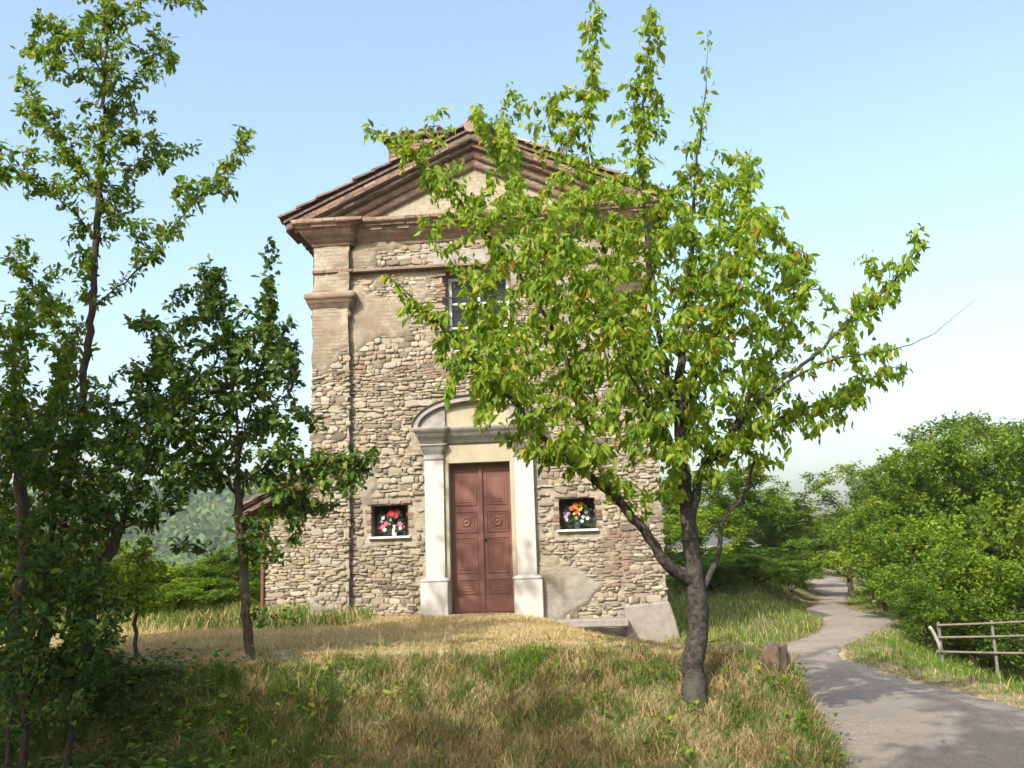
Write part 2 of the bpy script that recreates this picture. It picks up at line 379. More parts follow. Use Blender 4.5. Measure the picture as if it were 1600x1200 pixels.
def tz(x, y):
    x = np.asarray(x, float); y = np.asarray(y, float)
    Hp = .86 - sm((x - .3 + .5 * sm((y - 11) / 3)) / (2.6 - .3 * sm((y - 11) / 3))) * (.13 + .38 * sm((y - 10) / 4))
    yf = 7.75 + .15 * sm((-x) / 3) - .25 * sm((x - 1.8) / .9)
    yc = np.interp(x, [-4, -1, .5, 1.6, 3], [9.5, 9.3, 9.15, 9.0, 9.0])
    front = sm((y - yf) / (yc - yf)) ** .85
    xl = road_lx(y)
    w = .38 + 1.3 * sm((y - 12) / 4)
    right = sm((xl - .03 - x) / w) ** .75
    back = 1 - sm((y - 22) / 16) * sm((6 - x) / 4)
    z = Hp * front * right * back
    # valley on the left beyond the chapel
    z = z - 16 * sm((y - 24) / 60) * sm((road_lx(np.clip(y, -30, 80)) - 6 - x) / 40)
    # falls away right of the verge
    xr = road_rx(np.clip(y, -30, 80))
    z = z - 1.2 * sm((x - xr - .5) / 3.2) * sm((y - 6) / 6) * (1 - sm((y - 40) / 20))
    # low left bank of the far road
    z = z + .5 * sm((xl - x) / 2.2) * sm((y - 22) / 5) * sm((x - xl + 9) / 5)
    nz = (fbm(x * 1.7, y * 1.7, 3, 4) - .5) * .22 + (fbm(x * 7, y * 7, 9, 3) - .5) * .05
    dr = np.minimum(np.abs(x - xl), np.abs(x - xr)); inside = (x > xl) & (x < xr)
    z = z + np.where(inside, 0, nz * sm(dr / .6))
    plate = sm((y - 10.3) / 1.2) * (1 - sm((y - 24) / 4)) * sm((2.8 - x) / 1.0) * sm((x + 7) / 2)
    z = z - plate * np.where(inside, 0, nz * sm(dr / .6)) * .75
    return np.where(inside, np.minimum(z, -.03 + 0 * z), z)
def hit(px, py, lo=4, hi=80):
    ys = np.linspace(lo, hi, 6000); d = ray(px, py)
    P = CAM[None] + d[None] * (ys / d[1])[:, None]
    k = np.argmax(P[:, 2] <= tz(P[:, 0], P[:, 1])); return P[k]
def span(a, b, step0, step1):
    out = [a]; s = step0
    while abs(out[-1] - b) > abs(s): out.append(out[-1] + math.copysign(s, b - a)); s = min(s * 1.18, step1)
    out.append(b); return out
gx = np.array(sorted(set(np.round(np.r_[span(-7, -3000, .1, 200)[::-1], np.arange(-6.9, 9, .09), span(9, 3000, .1, 200)], 4))))
gy = np.array(sorted(set(np.round(np.r_[span(4.5, -300, .1, 60)[::-1], np.arange(4.6, 19, .09), span(19, 4000, .1, 200)], 4))))
GX, GY = np.meshgrid(gx, gy)
GZ = tz(GX, GY)
def dryness(x, y):
    n_ = fbm(x * 1.1, y * 1.1, 21) - .5
    top = sm((y - 8.9) / .5 + n_ * 1.6) * (1 - .85 * sm((y - 16.5) / 2))
    bank = (.40 + .32 * sm((x + 1.3) / 1.4) + n_ * 1.4) * (1 - sm((y - 16) / 3)) * (1 - .35 * sm((x - 2.2) / .6))
    d = np.maximum(top, bank)
    return np.clip(np.where(x > road_rx(y), .28 + n_, d), 0, 1)
def grid_faces(ny, nx):
    i = np.arange(ny * nx).reshape(ny, nx)
    return np.stack([i[:-1, :-1].ravel(), i[:-1, 1:].ravel(), i[1:, 1:].ravel(), i[1:, :-1].ravel()], 1)
g = big('ground', np.stack([GX.ravel(), GY.ravel(), GZ.ravel()], 1), grid_faces(len(gy), len(gx)), MAT['ground'], smooth=True,
        extra={'dry': dryness(GX.ravel(), GY.ravel()) * (.25 + .75 * sm((GY.ravel() - 8.75) / .5))})  # less straw on the bank face, putting some of its shade into the colour
tag(g, 'dry grassy earth bank and verges around the chapel', 'ground', kind='structure')

# road sheet with uneven edges and slight camber
nr, nc = 400, 17
jl = (fbm(np.arange(nr) * .35, 0 * np.arange(nr), 5) - .5) * .5; jr = (fbm(np.arange(nr) * .35, 0 * np.arange(nr) + 9, 6) - .5) * .6
mid = (RLs + RRs) / 2; across = RRs - RLs; wid = np.linalg.norm(across, axis=1, keepdims=True); across = across / wid
L2 = RLs + across * jl[:, None] * .4; R2 = RRs + across * jr[:, None] * .4
tt = np.linspace(0, 1, nc)
RV = L2[:, None, :] * (1 - tt)[None, :, None] + R2[:, None, :] * tt[None, :, None]
rzv = .012 + .03 * (1 - (2 * tt - 1) ** 2)[None, :] + (fbm(RV[..., 0] * .8, RV[..., 1] * .8, 8) - .5) * .03 - .035 * (np.abs(2 * tt - 1) > .99)[None, :]
big('road', np.concatenate([RV, rzv[..., None]], 2).reshape(-1, 3), grid_faces(nr, nc), MAT['road'], smooth=True)
tag(bpy.data.objects['road'], 'pale winding country road passing the chapel', 'road', kind='structure')

# ------------------------------------------------------------------ chapel
CA = R(4.5)
O = at(755, 962, 15.9)
CU = np.array([math.cos(CA), -math.sin(CA), 0]); CN = np.array([math.sin(CA), math.cos(CA), 0])
def cw(u, v, z): return O + CU * u + CN * v + np.array([0, 0, z])
chapel = empty('chapel', O, -CA)
tag(chapel, 'small old rubble stone chapel with pediment and closed red door on grassy bank', 'chapel')
UL, UR = -3.0, 3.14          # outer corners
PL, PR = -2.32, 2.44         # inner edges of the corner pilasters
DEPTH = 5.5

def plaster(u, z):
    m = fbm(u * 1.0 + 3, z * 1.1, 41, 5)
    m = m + .14 * sm((z - 4.4) / .9) - .13 * (1 - sm((z - 4.2) / .8))
    m = m + .42 * np.exp(-(((u - 1.75) / .62) ** 2 + ((z - .35) / .42) ** 2))
    m = m + .30 * np.exp(-(((u + 2.05) / .22) ** 2 + ((z - 2.3) / 1.6) ** 2))
    m = m + .22 * np.exp(-(((u - .2) / 1.1) ** 2 + ((z - 4.3) / .25) ** 2))
    m = m - .30 * np.exp(-(((u + 1.2) / .5) ** 2 + ((z - 4.75) / .25) ** 2))
    return .042 * sm((m - .5) / .12), np.clip((m - .42) / .2, 0, 1)
def greyness(u, z):
    g_ = .9 * np.exp(-(((u - 1.8) / .8) ** 2 + ((z - .3) / .4) ** 2)) + .7 * sm((u - 2.3) / .2) * (1 - sm((z - .3) / .25))
    return np.clip(g_ + .5 * sm((fbm(u * .8, z * .8, 77) - .55) / .1), 0, 1)
def sheet(name, parent, u0, u1, z0, z1, v, holes=(), step=.035, uedge=0.0):
    us = set(np.linspace(u0, u1, max(2, int((u1 - u0) / step)))); zs = set(np.linspace(z0, z1, max(2, int((z1 - z0) / step))))
    for a, b, c, d in holes: us |= {a, b}; zs |= {c, d}
    us = np.array(sorted(us)); zs = np.array(sorted(zs)); U, Z = np.meshgrid(us, zs)
    th, pm = plaster(U, Z)
    y = v + .002 - th * 1.2 - .045 * (fbm(U * 5, Z * 5, 55, 5) - .5)
    F = grid_faces(len(zs), len(us)); uc = U.ravel()[F].mean(1); zc = Z.ravel()[F].mean(1)
    keep = np.ones(len(F), bool)
    for a, b, c, d in holes: keep &= ~((uc > a) & (uc < b) & (zc > c) & (zc < d))
    Uj = U + uedge * (fbm(Z * 6, U * 6, 66) - .5)
    return big(name, np.stack([Uj.ravel(), y.ravel(), Z.ravel()], 1), F[keep], MAT['wall'], parent, smooth=True,
               extra={'plaster': pm.ravel(), 'grey': greyness(U, Z).ravel()})

DOOR = (-.62, .62, -.05, 2.98); WIN = (-.60, .68, 4.68, 6.20)
NL = (-1.95, -1.30, 1.40, 1.95); NR = (1.38, 2.0, 1.41, 1.95)
HOLES = [DOOR, WIN, NL, NR]
wall = sheet('wall', chapel, UL, UR, -.7, 7.02, 0.0, HOLES)

# stone pieces: a few lumpy shapes shared by all stones
def stone_shapes(k=16, n=10):
    out = []
    for s in range(k):
        pw = 4.5 if s < 12 else 14
        a = np.linspace(0, 2 * math.pi, n, endpoint=False) + rng.uniform(-.18, .18, n)
        c, d = np.cos(a), np.sin(a)
        rr = (np.abs(c) ** pw + np.abs(d) ** pw) ** (-1 / pw) * (rng.uniform(.80, 1.08, n) if s < 12 else rng.uniform(.95, 1.03, n)) * .5
        x, z = rr * c, rr * d
        off = rng.uniform(-.06, .06, 2)
        V = [np.stack([x, np.full(n, .4), z], 1), np.stack([x, np.full(n, -.55) + rng.uniform(-.2, .1, n), z], 1),
             np.stack([x * .92 + off[0] * .5, np.full(n, -.95) + rng.uniform(-.3, .2, n), z * .86 + off[1] * .5], 1), np.array([[off[0], -1.0 + rng.uniform(-.1, .12), off[1]]])]
        V = np.vstack(V); F = []
        for r_ in range(2):
            for i in range(n):
                j = (i + 1) % n; A, B, C, D = r_ * n + i, r_ * n + j, (r_ + 1) * n + j, (r_ + 1) * n + i
                F += [(A, B, C), (A, C, D)]
        F += [(2 * n + i, 2 * n + (i + 1) % n, 3 * n) for i in range(n)]
        out.append((V, np.array(F)))
    return out
SHAPES = stone_shapes()
STONE_ME = [big('stone', V, F, MAT['stone_obj'], smooth=False, lnk=False) for V, F in SHAPES]
stones = []      # (u, z, v, w, h, protrusion, rot, shape, brickish, parent)
def lay(u0, u1, z0, z1, v, parent, holes=(), keep=None):
    z = z0
    while z < z1:
        h = random.choice((.03, .04, .045, .05, .06, .07, .085, .11))
        u = u0 + random.uniform(-.06, 0)
        while u < u1:
            w = random.uniform(.06, .13) if random.random() < .5 else random.uniform(.13, .27)
            hh = h * random.uniform(.9, 1.25); uc = u + w / 2; zc = z + h / 2 + random.uniform(-.012, .012) + .03 * math.sin(u * 1.7 + z * 2)
            u += w + random.uniform(-.012, .008)
            if uc - w * .35 < u0 - .03 or uc + w * .4 > u1 + .03: continue
            if any(a - w * .5 < uc < b + w * .5 and c - hh * .5 < zc < d + hh * .5 for a, b, c, d in holes): continue
            th, pm = plaster(uc, zc)
            if th > .03: continue
            if keep and not keep(uc, zc): continue
            bk = fbm(uc * 1.3, zc * 1.6, 91) > .66 or random.random() < .03
            stones.append((uc, zc, v, w * random.uniform(.92, 1.1), hh * random.choice((.85, 1, 1, 1.2)), random.uniform(.008, .034) if not bk else .015, random.gauss(0, .09 if not bk else .03), random.randrange(12) if not bk else random.randrange(12, 16), bk, parent))
        z += h * random.uniform(.93, 1.02)
SUR = [(-1.08, 1.08, -.1, .66), (-.98, .98, .6, 2.98), (-1.2, 1.2, 2.95, 3.3), (-1.05, 1.05, 3.3, 3.62), (-.7, .7, 3.6, 3.85)]
pad = lambda h, p: (h[0] - p, h[1] + p, h[2] - p, h[3] + p)
lay(PL, PR, -.15, 6.95, 0.0, wall, SUR + [pad(WIN, .02), pad(NL, .10), pad(NR, .10), (-5, 5, 6.2, 6.36)])

pil = {}
for nm, a, b in (('pilaster', UL, PL), ('pilaster', PR, UR)):
    p = sheet(nm, chapel, a, b, -.7, 7.02, -.13, (), .035, .05)
    m = MB(); e = .0
    if a == UL:
        m.add([(PL, -.135, -.7), (PL, .02, -.7), (PL, .02, 7.02), (PL, -.135, 7.02)], [(0, 1, 2, 3)])
        m.add([(UL, -.135, -.7), (UL, .3, -.7), (UL, .3, 7.02), (UL, -.135, 7.02)], [(3, 2, 1, 0)])
    else:
        m.add([(PR, -.135, -.7), (PR, .02, -.7), (PR, .02, 7.02), (PR, -.135, 7.02)], [(3, 2, 1, 0)])
        m.add([(UR, -.135, -.7), (UR, .3, -.7), (UR, .3, 7.02), (UR, -.135, 7.02)], [(0, 1, 2, 3)])
    m.build('pilaster_return', MAT['cornice'], p)
    lay(a, b, -.2 if a == UL else .08, 5.48, -.13, p, ())
    pil[a] = p
av = 1.3
ax = float((at(412, 930, 15.9 + av + .3) - O) @ CU)
an = sheet('annex_wall', chapel, ax, UL + .02, -1.2, 1.95, av, ())
MB().add([(ax, av - .02, -1.2), (ax, av + 4.0, -1.2), (ax, av + 4.0, 1.95), (ax, av - .02, 1.95)], [(3, 2, 1, 0)]).build('annex_side', MAT['wall'], an)
lay(ax, UL, -.6, 1.9, av, an, ())
# the 300 largest stones in view are single pieces, the smaller rest one mass
single = sorted(range(len(stones)), key=lambda i: -stones[i][3] * stones[i][4])[:298]
sset = set(single)
VV, FF, TT, nV = [], [], [], 0
for i, (u, z, v, w, h, pr, ro, sh, bk, par) in enumerate(stones):
    if i in sset:
        o = obj_from('stone', STONE_ME[sh], par, (u, v - .005, z), (0, ro, 0), (w, pr, h))
    else:
        V, F = SHAPES[sh]; c, s = math.cos(ro), math.sin(ro)
        x = V[:, 0] * w; zz = V[:, 2] * h
        VV.append(np.stack([u + c * x + s * zz, v - .005 + V[:, 1] * pr, z - s * x + c * zz], 1)); FF.append(F + nV); nV += len(V)
        TT.append(np.full(len(V), random.uniform(.94, 1) if bk else random.random() ** .9 * .93))
o = big('rubble_stone', np.vstack(VV), np.vstack(FF), MAT['stone'], wall, np.concatenate(TT)); tag(o, kind='stuff')

# body walls behind the facade
MB().box(UL, UL + .4, .012, DEPTH, -2.0, 6.9).build('side_wall', MAT['wall'], chapel)
MB().box(UR - .4, UR, .012, DEPTH, -2.0, 6.9).build('side_wall', MAT['wall'], chapel)
MB().box(UL + .4, UR - .4, DEPTH - .4, DEPTH, -2.0, 7.2).build('back_wall', MAT['wall'], chapel)
MB().prism([(PR - .02, -.8), (UR + .24, -.8), (UR + .12, -.15), (UR + .03, .16), (PR - .02, .10)], -.175, DEPTH).build('flared_plinth', MAT['concrete'], chapel, bevel=.02)

# brick piece shapes
def brick_shape(seed):
    random.seed(seed); m = MB().box(-.5, .5, 0, 1, -.5, .5, .035); me = m.mesh('brick', MAT['brick_obj'], bevel=.05); return me
BRICK_ME = [brick_shape(s) for s in range(6)]; random.seed(5)
def brick(parent, u, z, v, w=.24, h=.058, d=.12, rot=0.0):
    return obj_from('brick', random.choice(BRICK_ME), parent, (u, v + random.uniform(-.008, .008), z + random.uniform(-.004, .004)), (0, rot + random.uniform(-.02, .02), 0), (w * random.uniform(.9, .99), d, h * random.uniform(.9, 1.05)))

def moulding(name, parent, mat, prof, path, jit=.01, step=.09):
    rows = []
    for p, z in prof:
        P = np.array(path(p), float); pts = [P[:1]]
        base = np.array(path(0.0), float)
        for a, b, a0, b0 in zip(P[:-1], P[1:], base[:-1], base[1:]):
            n = max(1, min(80, int(np.linalg.norm(b0 - a0) / step))); t = np.linspace(0, 1, n + 1)[1:, None]
            pts.append(a + (b - a) * t)
        rows.append(np.concatenate(pts)); k = len(rows[-1])
    V = np.array([[(x, y, prof[i][1]) for x, y in row] for i, row in enumerate(rows)])
    nz = (fbm(V[..., 0] * 6 + V[..., 2] * 9, V[..., 2] * 14 + V[..., 1] * 6, 12) - .5) * 2 * jit
    nz2 = (fbm(V[..., 0] * 2.0, V[..., 2] * 40, 14) - .5) * 2 * jit
    V[..., 1] += nz; V[..., 2] += nz2 * .8; V[..., 0] += nz * .5
    return big(name, V.reshape(-1, 3), grid_faces(len(prof), k), mat, parent)

def main_path(p):
    f = .07 * min(1, p / .05)
    return [(UL - p, 5.0), (UL - p, -.13 - p), (PL + .06 + p * .5, -.13 - p), (PL + .06 + p * .5, -.02 - p), (PR - .06 - p * .5, -.02 - p), (PR - .06 - p * .5, -.13 - p), (UR + p, -.13 - p), (UR + p, 5.0)]
cornice = moulding('cornice', chapel, MAT['cornice'], [(0, 6.78), (.03, 6.80), (.03, 6.86), (.055, 6.865), (.07, 6.90), (.11, 6.94), (.19, 6.975), (.20, 7.02), (.215, 7.025), (.225, 7.08), (.27, 7.085), (.28, 7.14), (.33, 7.145), (.34, 7.22), (.02, 7.24)], main_path, .012)
for zc, p in ((7.053, .222), (7.113, .277), (7.183, .337)):
    u = UL - p + .12 + random.uniform(0, .1)
    while u < UR + p - .1:
        if random.random() < .72:
            inner = PL + .06 + p * .5 < u < PR - .06 - p * .5
            brick(cornice, u, zc, (-.02 if inner else -.13) - p - .012, .245, .06, .1)
        u += .252
# string course
string = MB().box(UL - .01, UR + .01, -.15, .02, 6.265, 6.315).build('string_course', MAT['cornice'], chapel)
string.scale = (1, 1, 1)
u = UL + .1
while u < UR:
    inner = PL < u < PR
    if not (-.05 < u < -.04): brick(string, u, 6.29, (-.045 if inner else -.175), .255, .055, .1)
    u += .262
# pilaster capitals
for a, b, par in ((UL, PL, pil[UL]), (PR, UR, pil[PR])):
    def cp(p, a=a, b=b): return [(a - p, .3), (a - p, -.135 - p), (b + p, -.135 - p), (b + p, .0)]
    moulding('capital', par, MAT['cornice'], [(p_, z_ - .07) for p_, z_ in ((0, 5.46), (.03, 5.48), (.035, 5.54), (.015, 5.56), (.02, 5.63), (.05, 5.65), (.085, 5.74), (.10, 5.75), (.105, 5.82), (.135, 5.83), (.14, 5.91), (.11, 5.94), (.0, 5.99))], cp, .011, .06)

# pediment field
tymp = MB().prism([(-3.1, 7.2), (3.2, 7.2), (.04, 8.62)], -.015, .35).build('pediment_field', MAT['wall'], chapel)
EAVE_L, EAVE_R, APEX = (UL - .44, 7.17), (UR + .42, 7.17), (.05, 8.76)
RK = {}
for side, E_ in (('l', EAVE_L), ('r', EAVE_R)):
    par = None
    dx, dz = APEX[0] - E_[0], APEX[1] - E_[1]; ln = math.hypot(dx, dz)
    n = int(ln / .11)
    for k, (d0, d1, p, mt) in enumerate(((0.0, .15, .40, 'rake'), (.15, .25, .31, 'rake'), (.25, .40, .20, 'cornice'), (.40, .56, .11, 'cornice'))):
        t = np.linspace(max(0, (d1 - .05) / dz) if k else 0, 1, n + 1)
        # cross-section: front-top, front-bottom, back-bottom, back-top
        rows = []
        for (pp, dd) in ((.3, d0), (-p, d0), (-p, (d0 + d1) / 2), (-p + (.03 if k > 1 else 0), d1), (.3, d1)):
            rows.append(np.stack([E_[0] + dx * t, np.full(n + 1, pp), E_[1] + dz * t - dd], 1))
        V = np.array(rows)
        nz = (fbm(V[..., 0] * 7, V[..., 2] * 13 + V[..., 1], 31 + k) - .5) * .03
        V[..., 1] += nz * (V[..., 1] < .2); V[..., 2] += nz * .4
        F = grid_faces(5, n + 1)
        if side == 'r': F = F[:, ::-1]
        ob = big('raking_cornice' if k == 0 else 'moulding', V.reshape(-1, 3), F, MAT[mt], chapel if k == 0 else par)
        if k == 0: par = ob
    ang = -math.atan2(dz, dx)
    for rowd, p in ((.04, .40), (.105, .40), (.20, .31)):
        s = .2 + random.uniform(0, .1)
        while s < ln - .15:
            if random.random() < .8: brick(par, E_[0] + dx * s / ln, E_[1] + dz * s / ln - rowd, -p - .014, .24, .055, .1, ang)
            s += .25

# roof: boards with clay tiles, ridge tiles, small finial cap
def tile_shape(cover=True, n=7, ln=.46):
    V, F = [], []
    for ix in range(2):
        for lay_, rr in enumerate((1.0, .82)):
            for k in range(n):
                t = math.pi * k / (n - 1); ra = (.098 if (ix == 1) == cover else .078) * rr
                y = ra * math.cos(t); z = ra * math.sin(t) * (.8 if cover else -.6)
                V.append((ix * ln, y, z if cover else z + .03))
    ids = lambda ix, l, k: (ix * 2 + l) * n + k
    for k in range(n - 1):
        F.append((ids(0, 0, k), ids(1, 0, k), ids(1, 0, k + 1), ids(0, 0, k + 1))); F.append((ids(0, 1, k), ids(0, 1, k + 1), ids(1, 1, k + 1), ids(1, 1, k)))
        for ix in range(2): F.append((ids(ix, 0, k), ids(ix, 0, k + 1), ids(ix, 1, k + 1), ids(ix, 1, k)))
    return np.array(V), np.array(F)
TC, TP = tile_shape(True), tile_shape(False)
TILE_C = big('tile', *TC, MAT['tile_obj'], lnk=False); TILE_P = big('tile', *TP, MAT['tile_obj'], lnk=False)
def slope_frame(E_, A_):
    d = np.array([E_[0] - A_[0], 0, E_[1] - A_[1]]); L_ = np.linalg.norm(d); d /= L_
    up = np.array([-d[2], 0, d[0]]); up = up * np.sign(up[2]); y = np.cross(up, d); return d, y, up, L_
def tile_slope(parent, A_, E_, v0, v1, single_cols=3, lift=.03, jit=.012):
    d, y, up, L_ = slope_frame(E_, A_); A3 = np.array([A_[0], 0, A_[1]])
    rows = int((L_ + .02) / .355); pitch = (L_ + .06 - .46) / max(1, rows - 1)
    VV, FF, TT, nv = [], [], [], 0; c = 0; v = v0
    while v < v1:
        for kind in (0, 1):
            vv = v + kind * .105
            for r_ in range(rows):
                P = A3 + d * (r_ * pitch + random.uniform(-jit, jit)) + np.array([0, vv + random.uniform(-jit, jit), 0]) + up * (lift + (.05 if kind == 0 else .0) + random.uniform(0, .008))
                tilt = .055 + random.uniform(-.02, .02); yaw = random.uniform(-.03, .03)
                ex = d * math.cos(tilt) + up * math.sin(tilt) * 1.0 + y * yaw; ex = ex / np.linalg.norm(ex); ez = np.cross(ex, y); ez /= np.linalg.norm(ez)
                if ez[2] < 0: ez = -ez
                ey = np.cross(ez, ex)
                if c < single_cols:
                    o = bpy.data.objects.new('tile', TILE_C if kind == 0 else TILE_P)
                    o.matrix_local = Matrix(((ex[0], ey[0], ez[0], P[0]), (ex[1], ey[1], ez[1], P[1]), (ex[2], ey[2], ez[2], P[2]), (0, 0, 0, 1)))
                    link(o, parent)
                else:
                    V, F = TC if kind == 0 else TP
                    VV.append(P + V[:, :1] * ex + V[:, 1:2] * ey + V[:, 2:] * ez); FF.append(F + nv); nv += len(V); TT.append(np.full(len(V), random.random()))
        v += .21; c += 1
    if VV: tag(big('clay_tile', np.vstack(VV), np.vstack(FF), MAT['tile'], parent, np.concatenate(TT)), kind='stuff')
RA, REL, RER = (.05, 8.81), (UL - .48, 7.21), (UR + .46, 7.21)
roof = MB().prism([(REL[0], REL[1] - .03), (RA[0], RA[1] - .03), (RER[0], RER[1] - .03), (RER[0], RER[1] + .015), (RA[0], RA[1] + .015), (REL[0], REL[1] + .015)], -.44, DEPTH + .3).build('roof', MAT['tile'], chapel)
tile_slope(roof, RA, REL, -.36, DEPTH + .2); tile_slope(roof, RA, RER, -.36, DEPTH + .2)
for k in range(18):
    m = MB(); v = -.45 + k * .40
    m.lathe([(.001, 0), (.125, 0), (.11, .45), (.001, .45)], 12)
    o = m.build('ridge_tile', MAT['tile_obj'], roof); o.rotation_euler = (R(-90), 0, 0); o.location = (.05, v, 8.86 + .006 * (k % 2))
m = MB().lathe([(.13, 0), (.135, .04), (.11, .09), (.06, .13), (.001, .14)], 14); o = m.build('ridge_cap', MAT['grey'], roof, True); o.location = (.05, -.30, 8.93)

# bell turret on the roof with an iron cross
tv = 2.0
tA = at(600, 235, 15.9 + tv); tB = at(694, 235, 15.9 + tv)
uA = float((tA - O) @ CU); uB = float((tB - O) @ CU); zt = float(at(650, 207, 15.9 + tv)[2] - O[2])
turret = MB().box(uA + .06, uB - .06, tv, tv + 1.0, 7.6, zt - .08).build('bell_turret', MAT['rake'], chapel, bevel=.02)
zc = zt - .5
while zc < zt - .1:
    u = uA + .2
    while u < uB - .1:
        brick(turret, u, zc, tv - .02, .24, .058, .1); u += .255
    zc += .068
tr = MB().prism([(uA - .04, zt - .09), (uB + .04, zt - .04), (uB + .04, zt + .01), (uA - .04, zt - .04)], tv - .1, tv + 1.1).build('turret_roof', MAT['tile'], turret)
u = uA
while u < uB + .05:
    o = obj_from('tile', TILE_C, turret, (u, tv - .12, zt - .02 + .05 * (u - uA)), (0, 0, R(90)), (1, 1, 1)); u += .2
cpx = at(676, 207, 15.9 + tv); cu_ = float((cpx - O) @ CU)
MB().tube([(cu_, tv + .1, zt - .05), (cu_, tv + .1, zt + .36)], .012, 6).tube([(cu_ - .13, tv + .1, zt + .22), (cu_ + .13, tv + .1, zt + .22)], .012, 6).build('iron_cross', MAT['iron'], turret)

# upper window
def reveal(name, parent, h, depth, mat, splay=0.0, bottom=True):
    a, b, c, d = h; s = splay
    m = MB()
    m.add([(a, -.03, c), (a, -.03, d), (a + s, depth, d - s), (a + s, depth, c)], [(0, 1, 2, 3)])
    m.add([(b, -.03, c), (b, -.03, d), (b - s, depth, d - s), (b - s, depth, c)], [(3, 2, 1, 0)])
    m.add([(a, -.03, d), (b, -.03, d), (b - s, depth, d - s), (a + s, depth, d - s)], [(0, 1, 2, 3)])
    if bottom: m.add([(a, -.03, c), (b, -.03, c), (b - s, depth, c), (a + s, depth, c)], [(3, 2, 1, 0)])
    return m.build(name, mat, parent)
win = reveal('window', chapel, WIN, .22, MAT['cornice'], .08)
wa, wb, wc, wd = -.46, .56, 4.70, 6.08
fr = MB()
fr.box(wa - .06, wb + .06, .20, .27, wc - .02, wc + .05); fr.box(wa - .06, wb + .06, .20, .27, wd - .01, wd + .08)
fr.box(wa - .06, wa, .20, .27, wc + .05, wd - .01); fr.box(wb, wb + .06, .20, .27, wc + .05, wd - .01)
fr.build('window_frame', MAT['frame'], win, bevel=.006)
MB().box(.025, .075, .195, .26, wc + .05, wd - .01).build('muntin', MAT['frame'], win, bevel=.004)
for zb in (5.17, 5.63):
    MB().box(wa, .025, .205, .25, zb - .018, zb + .018).build('muntin', MAT['frame'], win)
    MB().box(.075, wb, .205, .25, zb - .018, zb + .018).build('muntin', MAT['frame'], win)
for a, b in ((wa, .025), (.075, wb)):
    for c, d in ((wc + .05, 5.152), (5.188, 5.612), (5.648, wd - .01)):
        o = MB().box(a, b, 0, .008, c, d).build('pane', MAT['glass'], win); o.location = (0, .235, 0); o.rotation_euler = (random.uniform(-.004, .004), 0, random.uniform(-.012, .012))
MB().tube([(WIN[0] - .03, -.01, 5.70), (WIN[1] + .03, -.01, 5.69)], .014, 6).build('iron_bar', MAT['iron'], win)
MB().box(-.75, .80, -.035, .02, 6.33, 6.60, .008).build('lintel_patch', MAT['grey'], chapel)
for sgn, ue in ((-1, WIN[0]), (1, WIN[1])):
    z = 4.72
    while z < 6.18:
        if random.random() < .8: brick(win, ue + sgn * random.uniform(.03, .06), z, -.035, random.choice((.12, .2)), .056, .1)
        z += .068

# side niches with white sills
NICHE = []
for h in (NL, NR):
    nb = reveal('niche', chapel, h, .30, MAT['cornice'])
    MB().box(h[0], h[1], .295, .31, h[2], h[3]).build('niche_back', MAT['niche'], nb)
    sl = MB().box(h[0] - .05, h[1] + .05, -.07, .29, h[2] - .035, h[2] + .002).build('sill', MAT['sill'], nb, bevel=.004)
    for ue, sg in ((h[0], -1), (h[1], 1)):
        z = h[2] + .04
        while z < h[3]:
            
            if random.random() < .6: brick(nb, ue + sg * random.uniform(.04, .06), z, -.012, random.choice((.09, .13)), .056, .1)
            z += .068
    u = h[0] + .02
    while u < h[1]:
        brick(nb, u, h[3] + .05, -.03, .2, .06, .1); u += .205
    NICHE.append(nb)

# door surround
sur = empty('door_surround'); sur.parent = chapel
def ybox(name, x0, x1, y0, y1, z0, z1, mat, par, bevel=.006, j=0.0): return MB().box(x0, x1, y0, y1, z0, z1, j).build(name, mat, par, bevel=bevel)
for s in (-1, 1):
    a, b = sorted((s * .625, s * .965))
    ybox('shaft', a, b, -.12, .05, .64, 2.76, MAT['white'], sur)
    a2, b2 = sorted((s * .575, s * 1.055))
    ybox('plinth', a2, b2, -.19, .05, -.25, .60, MAT['white'], sur, .012)
    def pp(p, a=a, b=b): return [(a - p, .0), (a - p, -.12 - p), (b + p, -.12 - p), (b + p, .0)]
    moulding('plinth_cap', sur, MAT['white'], [(.065, .595), (.075, .60), (.08, .635), (.05, .65), (.015, .665), (.0, .67)], pp, .002, .05)
    moulding('capital', sur, MAT['grey'], [(0, 2.70), (.015, 2.71), (.015, 2.74), (.005, 2.75), (.005, 2.82), (.02, 2.83), (.03, 2.88), (.05, 2.90), (.055, 2.95), (.075, 2.96), (.08, 2.985), (.0, 2.99)], pp, .003, .05)
def ep(p): return [(-1.01 - p, .0), (-1.01 - p, -.15 - p), (-.58 + p * .5, -.15 - p), (-.58 + p * .5, -.09 - p), (.58 - p * .5, -.09 - p), (.58 - p * .5, -.15 - p), (1.01 + p, -.15 - p), (1.01 + p, .0)]
moulding('entablature', sur, MAT['grey'], [(-.08, 2.98), (0, 2.985), (.0, 3.05), (.015, 3.055), (.03, 3.11), (.09, 3.14), (.095, 3.19), (.14, 3.21), (.15, 3.26), (.15, 3.275), (-.09, 3.285)], ep, .004, .06)
def ell(k, dr=0.0, n=28): return [((1.15 + dr) * math.cos(math.pi * i / n), 3.285 + (.54 + dr) * math.sin(math.pi * i / n)) for i in range(n + 1)]
outer, inner = ell(0), ell(0, -.09)
arch = MB()
n = len(outer)
V = [(x, y, z) for P, ys in ((outer, (-.22, .02)), (inner, (-.22, .02))) for y in ys for x, z in P]
F = []
for i in range(n - 1):
    F += [(i, i + 1, n + i + 1, n + i), (2 * n + i, 3 * n + i, 3 * n + i + 1, 2 * n + i + 1), (i, 2 * n + i, 2 * n + i + 1, i + 1)]
